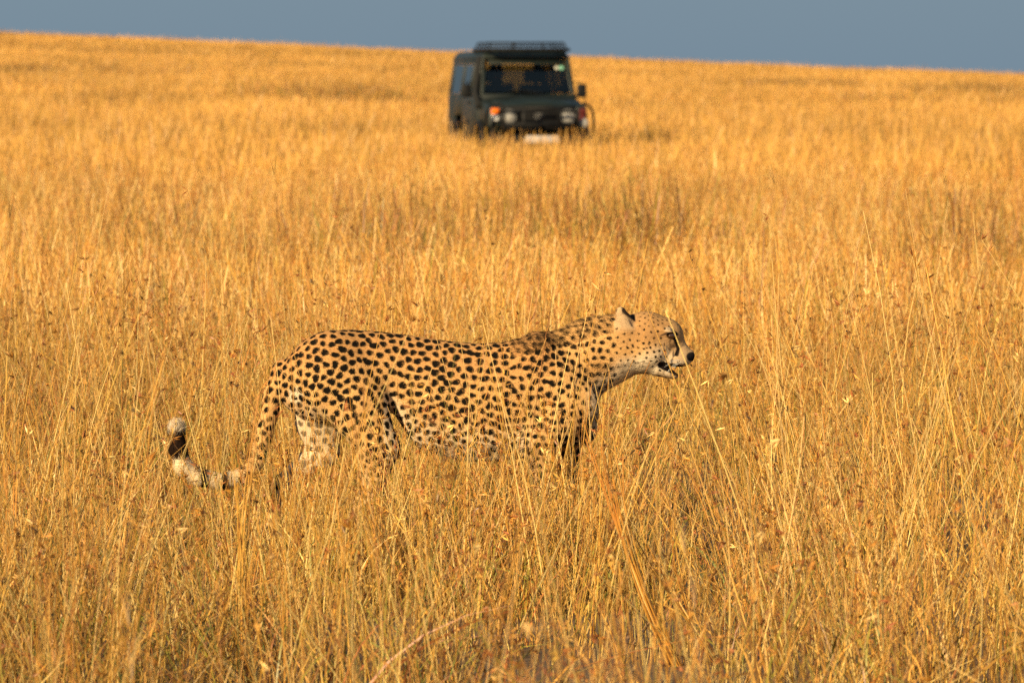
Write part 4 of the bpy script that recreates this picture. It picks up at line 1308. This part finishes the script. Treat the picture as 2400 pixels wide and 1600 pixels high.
HV, HQ = H_.mesh()
mesh_np('hair', HV, HQ, mat=principled('black_hair', (.012, .010, .009), .7), parent=pe)

# ------------------------------------------------------------------ single foreground stems that stand out
def stem_thing(p0, p1, sag, r, colname, label, headkind=None, seed=0, y0=0.0, y1=0.0, reach_ground=True, bundle=1):
    """p0 lower end, p1 upper end as sketch units at the cheetah's plane; y offsets towards the camera"""
    rs = np.random.default_rng(seed)
    a = np.array(cp(*p0)); b_ = np.array(cp(*p1)); a[1] = DC + y0; b_[1] = DC + y1
    for q, yy in ((a, DC + y0), (b_, DC + y1)):      # keep the line of sight when moved in depth
        f = yy / DC
        q[0] *= f; q[2] = CAM_H + (q[2] - CAM_H) * f
    if reach_ground and a[2] > 0:
        d = (a - b_); d /= abs(d[2]) + 1e-6
        root = a + d * a[2]
    else: root = a
    t = np.linspace(0, 1, 10)[:, None]
    side = np.cross(b_ - root, [0, 1, 0]); side /= np.linalg.norm(side)
    Pth = root * (1 - t) + b_ * t + side * sag * np.sin(t * math.pi)
    Pth[0, 2] = -.02
    o0 = Pth[0].copy()
    root_o = empty('tall_grass' if bundle == 1 else 'grass_sheaf', tuple(o0))
    for k in range(bundle):
        B = Blades(); Q = Pth - o0
        c = np.array(PAL[colname if k % 3 == 0 else ['pale', 'straw', 'gold'][rs.integers(3)]]) * rs.uniform(.85, 1.1)
        if bundle > 1:
            tt = t * rs.uniform(.75, 1.05)
            Q = Q[0] + (Q[-1] - Q[0]) * tt + side * sag * np.sin(tt * math.pi) + rs.normal(0, .012, 3) * [1, 1, 0] + rs.normal(0, .045, 3) * tt ** 2
        B.tube(Q, np.linspace(r, r * .55, 10), c, 6)
        B.build('stem', m_grass, root_o)
    if headkind is not None:
        top = (Pth - o0)[-1]
        B2 = Blades(); seed_head(B2, rs, Pth - o0, headkind, 1.25)
        tag(B2.build('seed_head', m_grass, root_o), kind='stuff')
    tag(root_o, label, 'tall grass' if bundle == 1 else 'grass sheaf', 'single stems standing out around the cheetah' if bundle == 1 else 'blurred sheaves of stalks in the foreground')
for a in [
    ((770, 985), (620, 832), .0, .0016, 'pale', 'bright straight stem slanting across the cheetah\'s rump and hind leg', None, 1, -.32, -.42),
    ((1092, 1000), (995, 690), .012, .0015, 'pale', 'pale stem rising left across the middle of the cheetah\'s back', None, 2, -.35, -.5),
    ((1160, 1180), (1066, 700), .018, .0015, 'pale', 'long bowed pale stem crossing the cheetah behind its shoulder', None, 3, -.4, -.5),
    ((1345, 960), (1415, 640), -.004, .0016, 'straw', 'straw stem leaning right across the cheetah\'s neck with a seed head', 0, 4, -.3, -.35),
    ((1325, 1000), (1385, 690), .004, .0014, 'pale', 'thin pale stem parallel to the neck stem and just left of it', 1, 5, -.3, -.35),
    ((1595, 900), (1500, 680), .014, .0014, 'straw', 'curved straw stem crossing the cheetah\'s forehead and cheek', None, 6, -.25, -.25),
    ((1465, 890), (1552, 680), .0, .0010, 'gold', 'thin gold stem crossing the forehead stem in an X over the face', None, 7, -.22, -.22),
    ((1634, 960), (1631, 775), .0, .0011, 'straw', 'upright three fingered stem just right of the cheetah\'s nose', 2, 8, -.1, -.1),
    ((1835, 1100), (1790, 670), .012, .0014, 'straw', 'tall stem with a long ear right of the cheetah, leaning left', 1, 9, .1, .1),
    ((2120, 1080), (2170, 655), .012, .0014, 'gold', 'tall stem topped by a rust tuft far right of the cheetah', 0, 10, .2, .2),
    ((1590, 1580), (1405, 985), .03, .0026, 'gold', 'thick blurred sheaf of golden stalks in the foreground below the cheetah\'s chest', None, 11, -3.4, -3.6, True, 12),
    ((1690, 1600), (1500, 1190), .02, .0026, 'straw', 'shorter blurred sheaf of stalks beside the thick golden sheaf, lower right', None, 12, -3.3, -3.5, True, 8),
    ((575, 1600), (572, 1000), .01, .0026, 'gold', 'upright blurred sheaf of stalks in the foreground below the cheetah\'s tail', None, 13, -4.0, -4.0, True, 7),
    ((60, 1600), (30, 840), .03, .0022, 'orange', 'rusty blurred sheaf of stalks at the left edge of the picture', 0, 14, -2.6, -2.6, True, 7),
    ((860, 1590), (760, 1180), .02, .0024, 'straw', 'pale blurred sheaf of stalks below the cheetah\'s near hind leg', None, 15, -2.8, -3.0, True, 7),
]:
    stem_thing(*a)
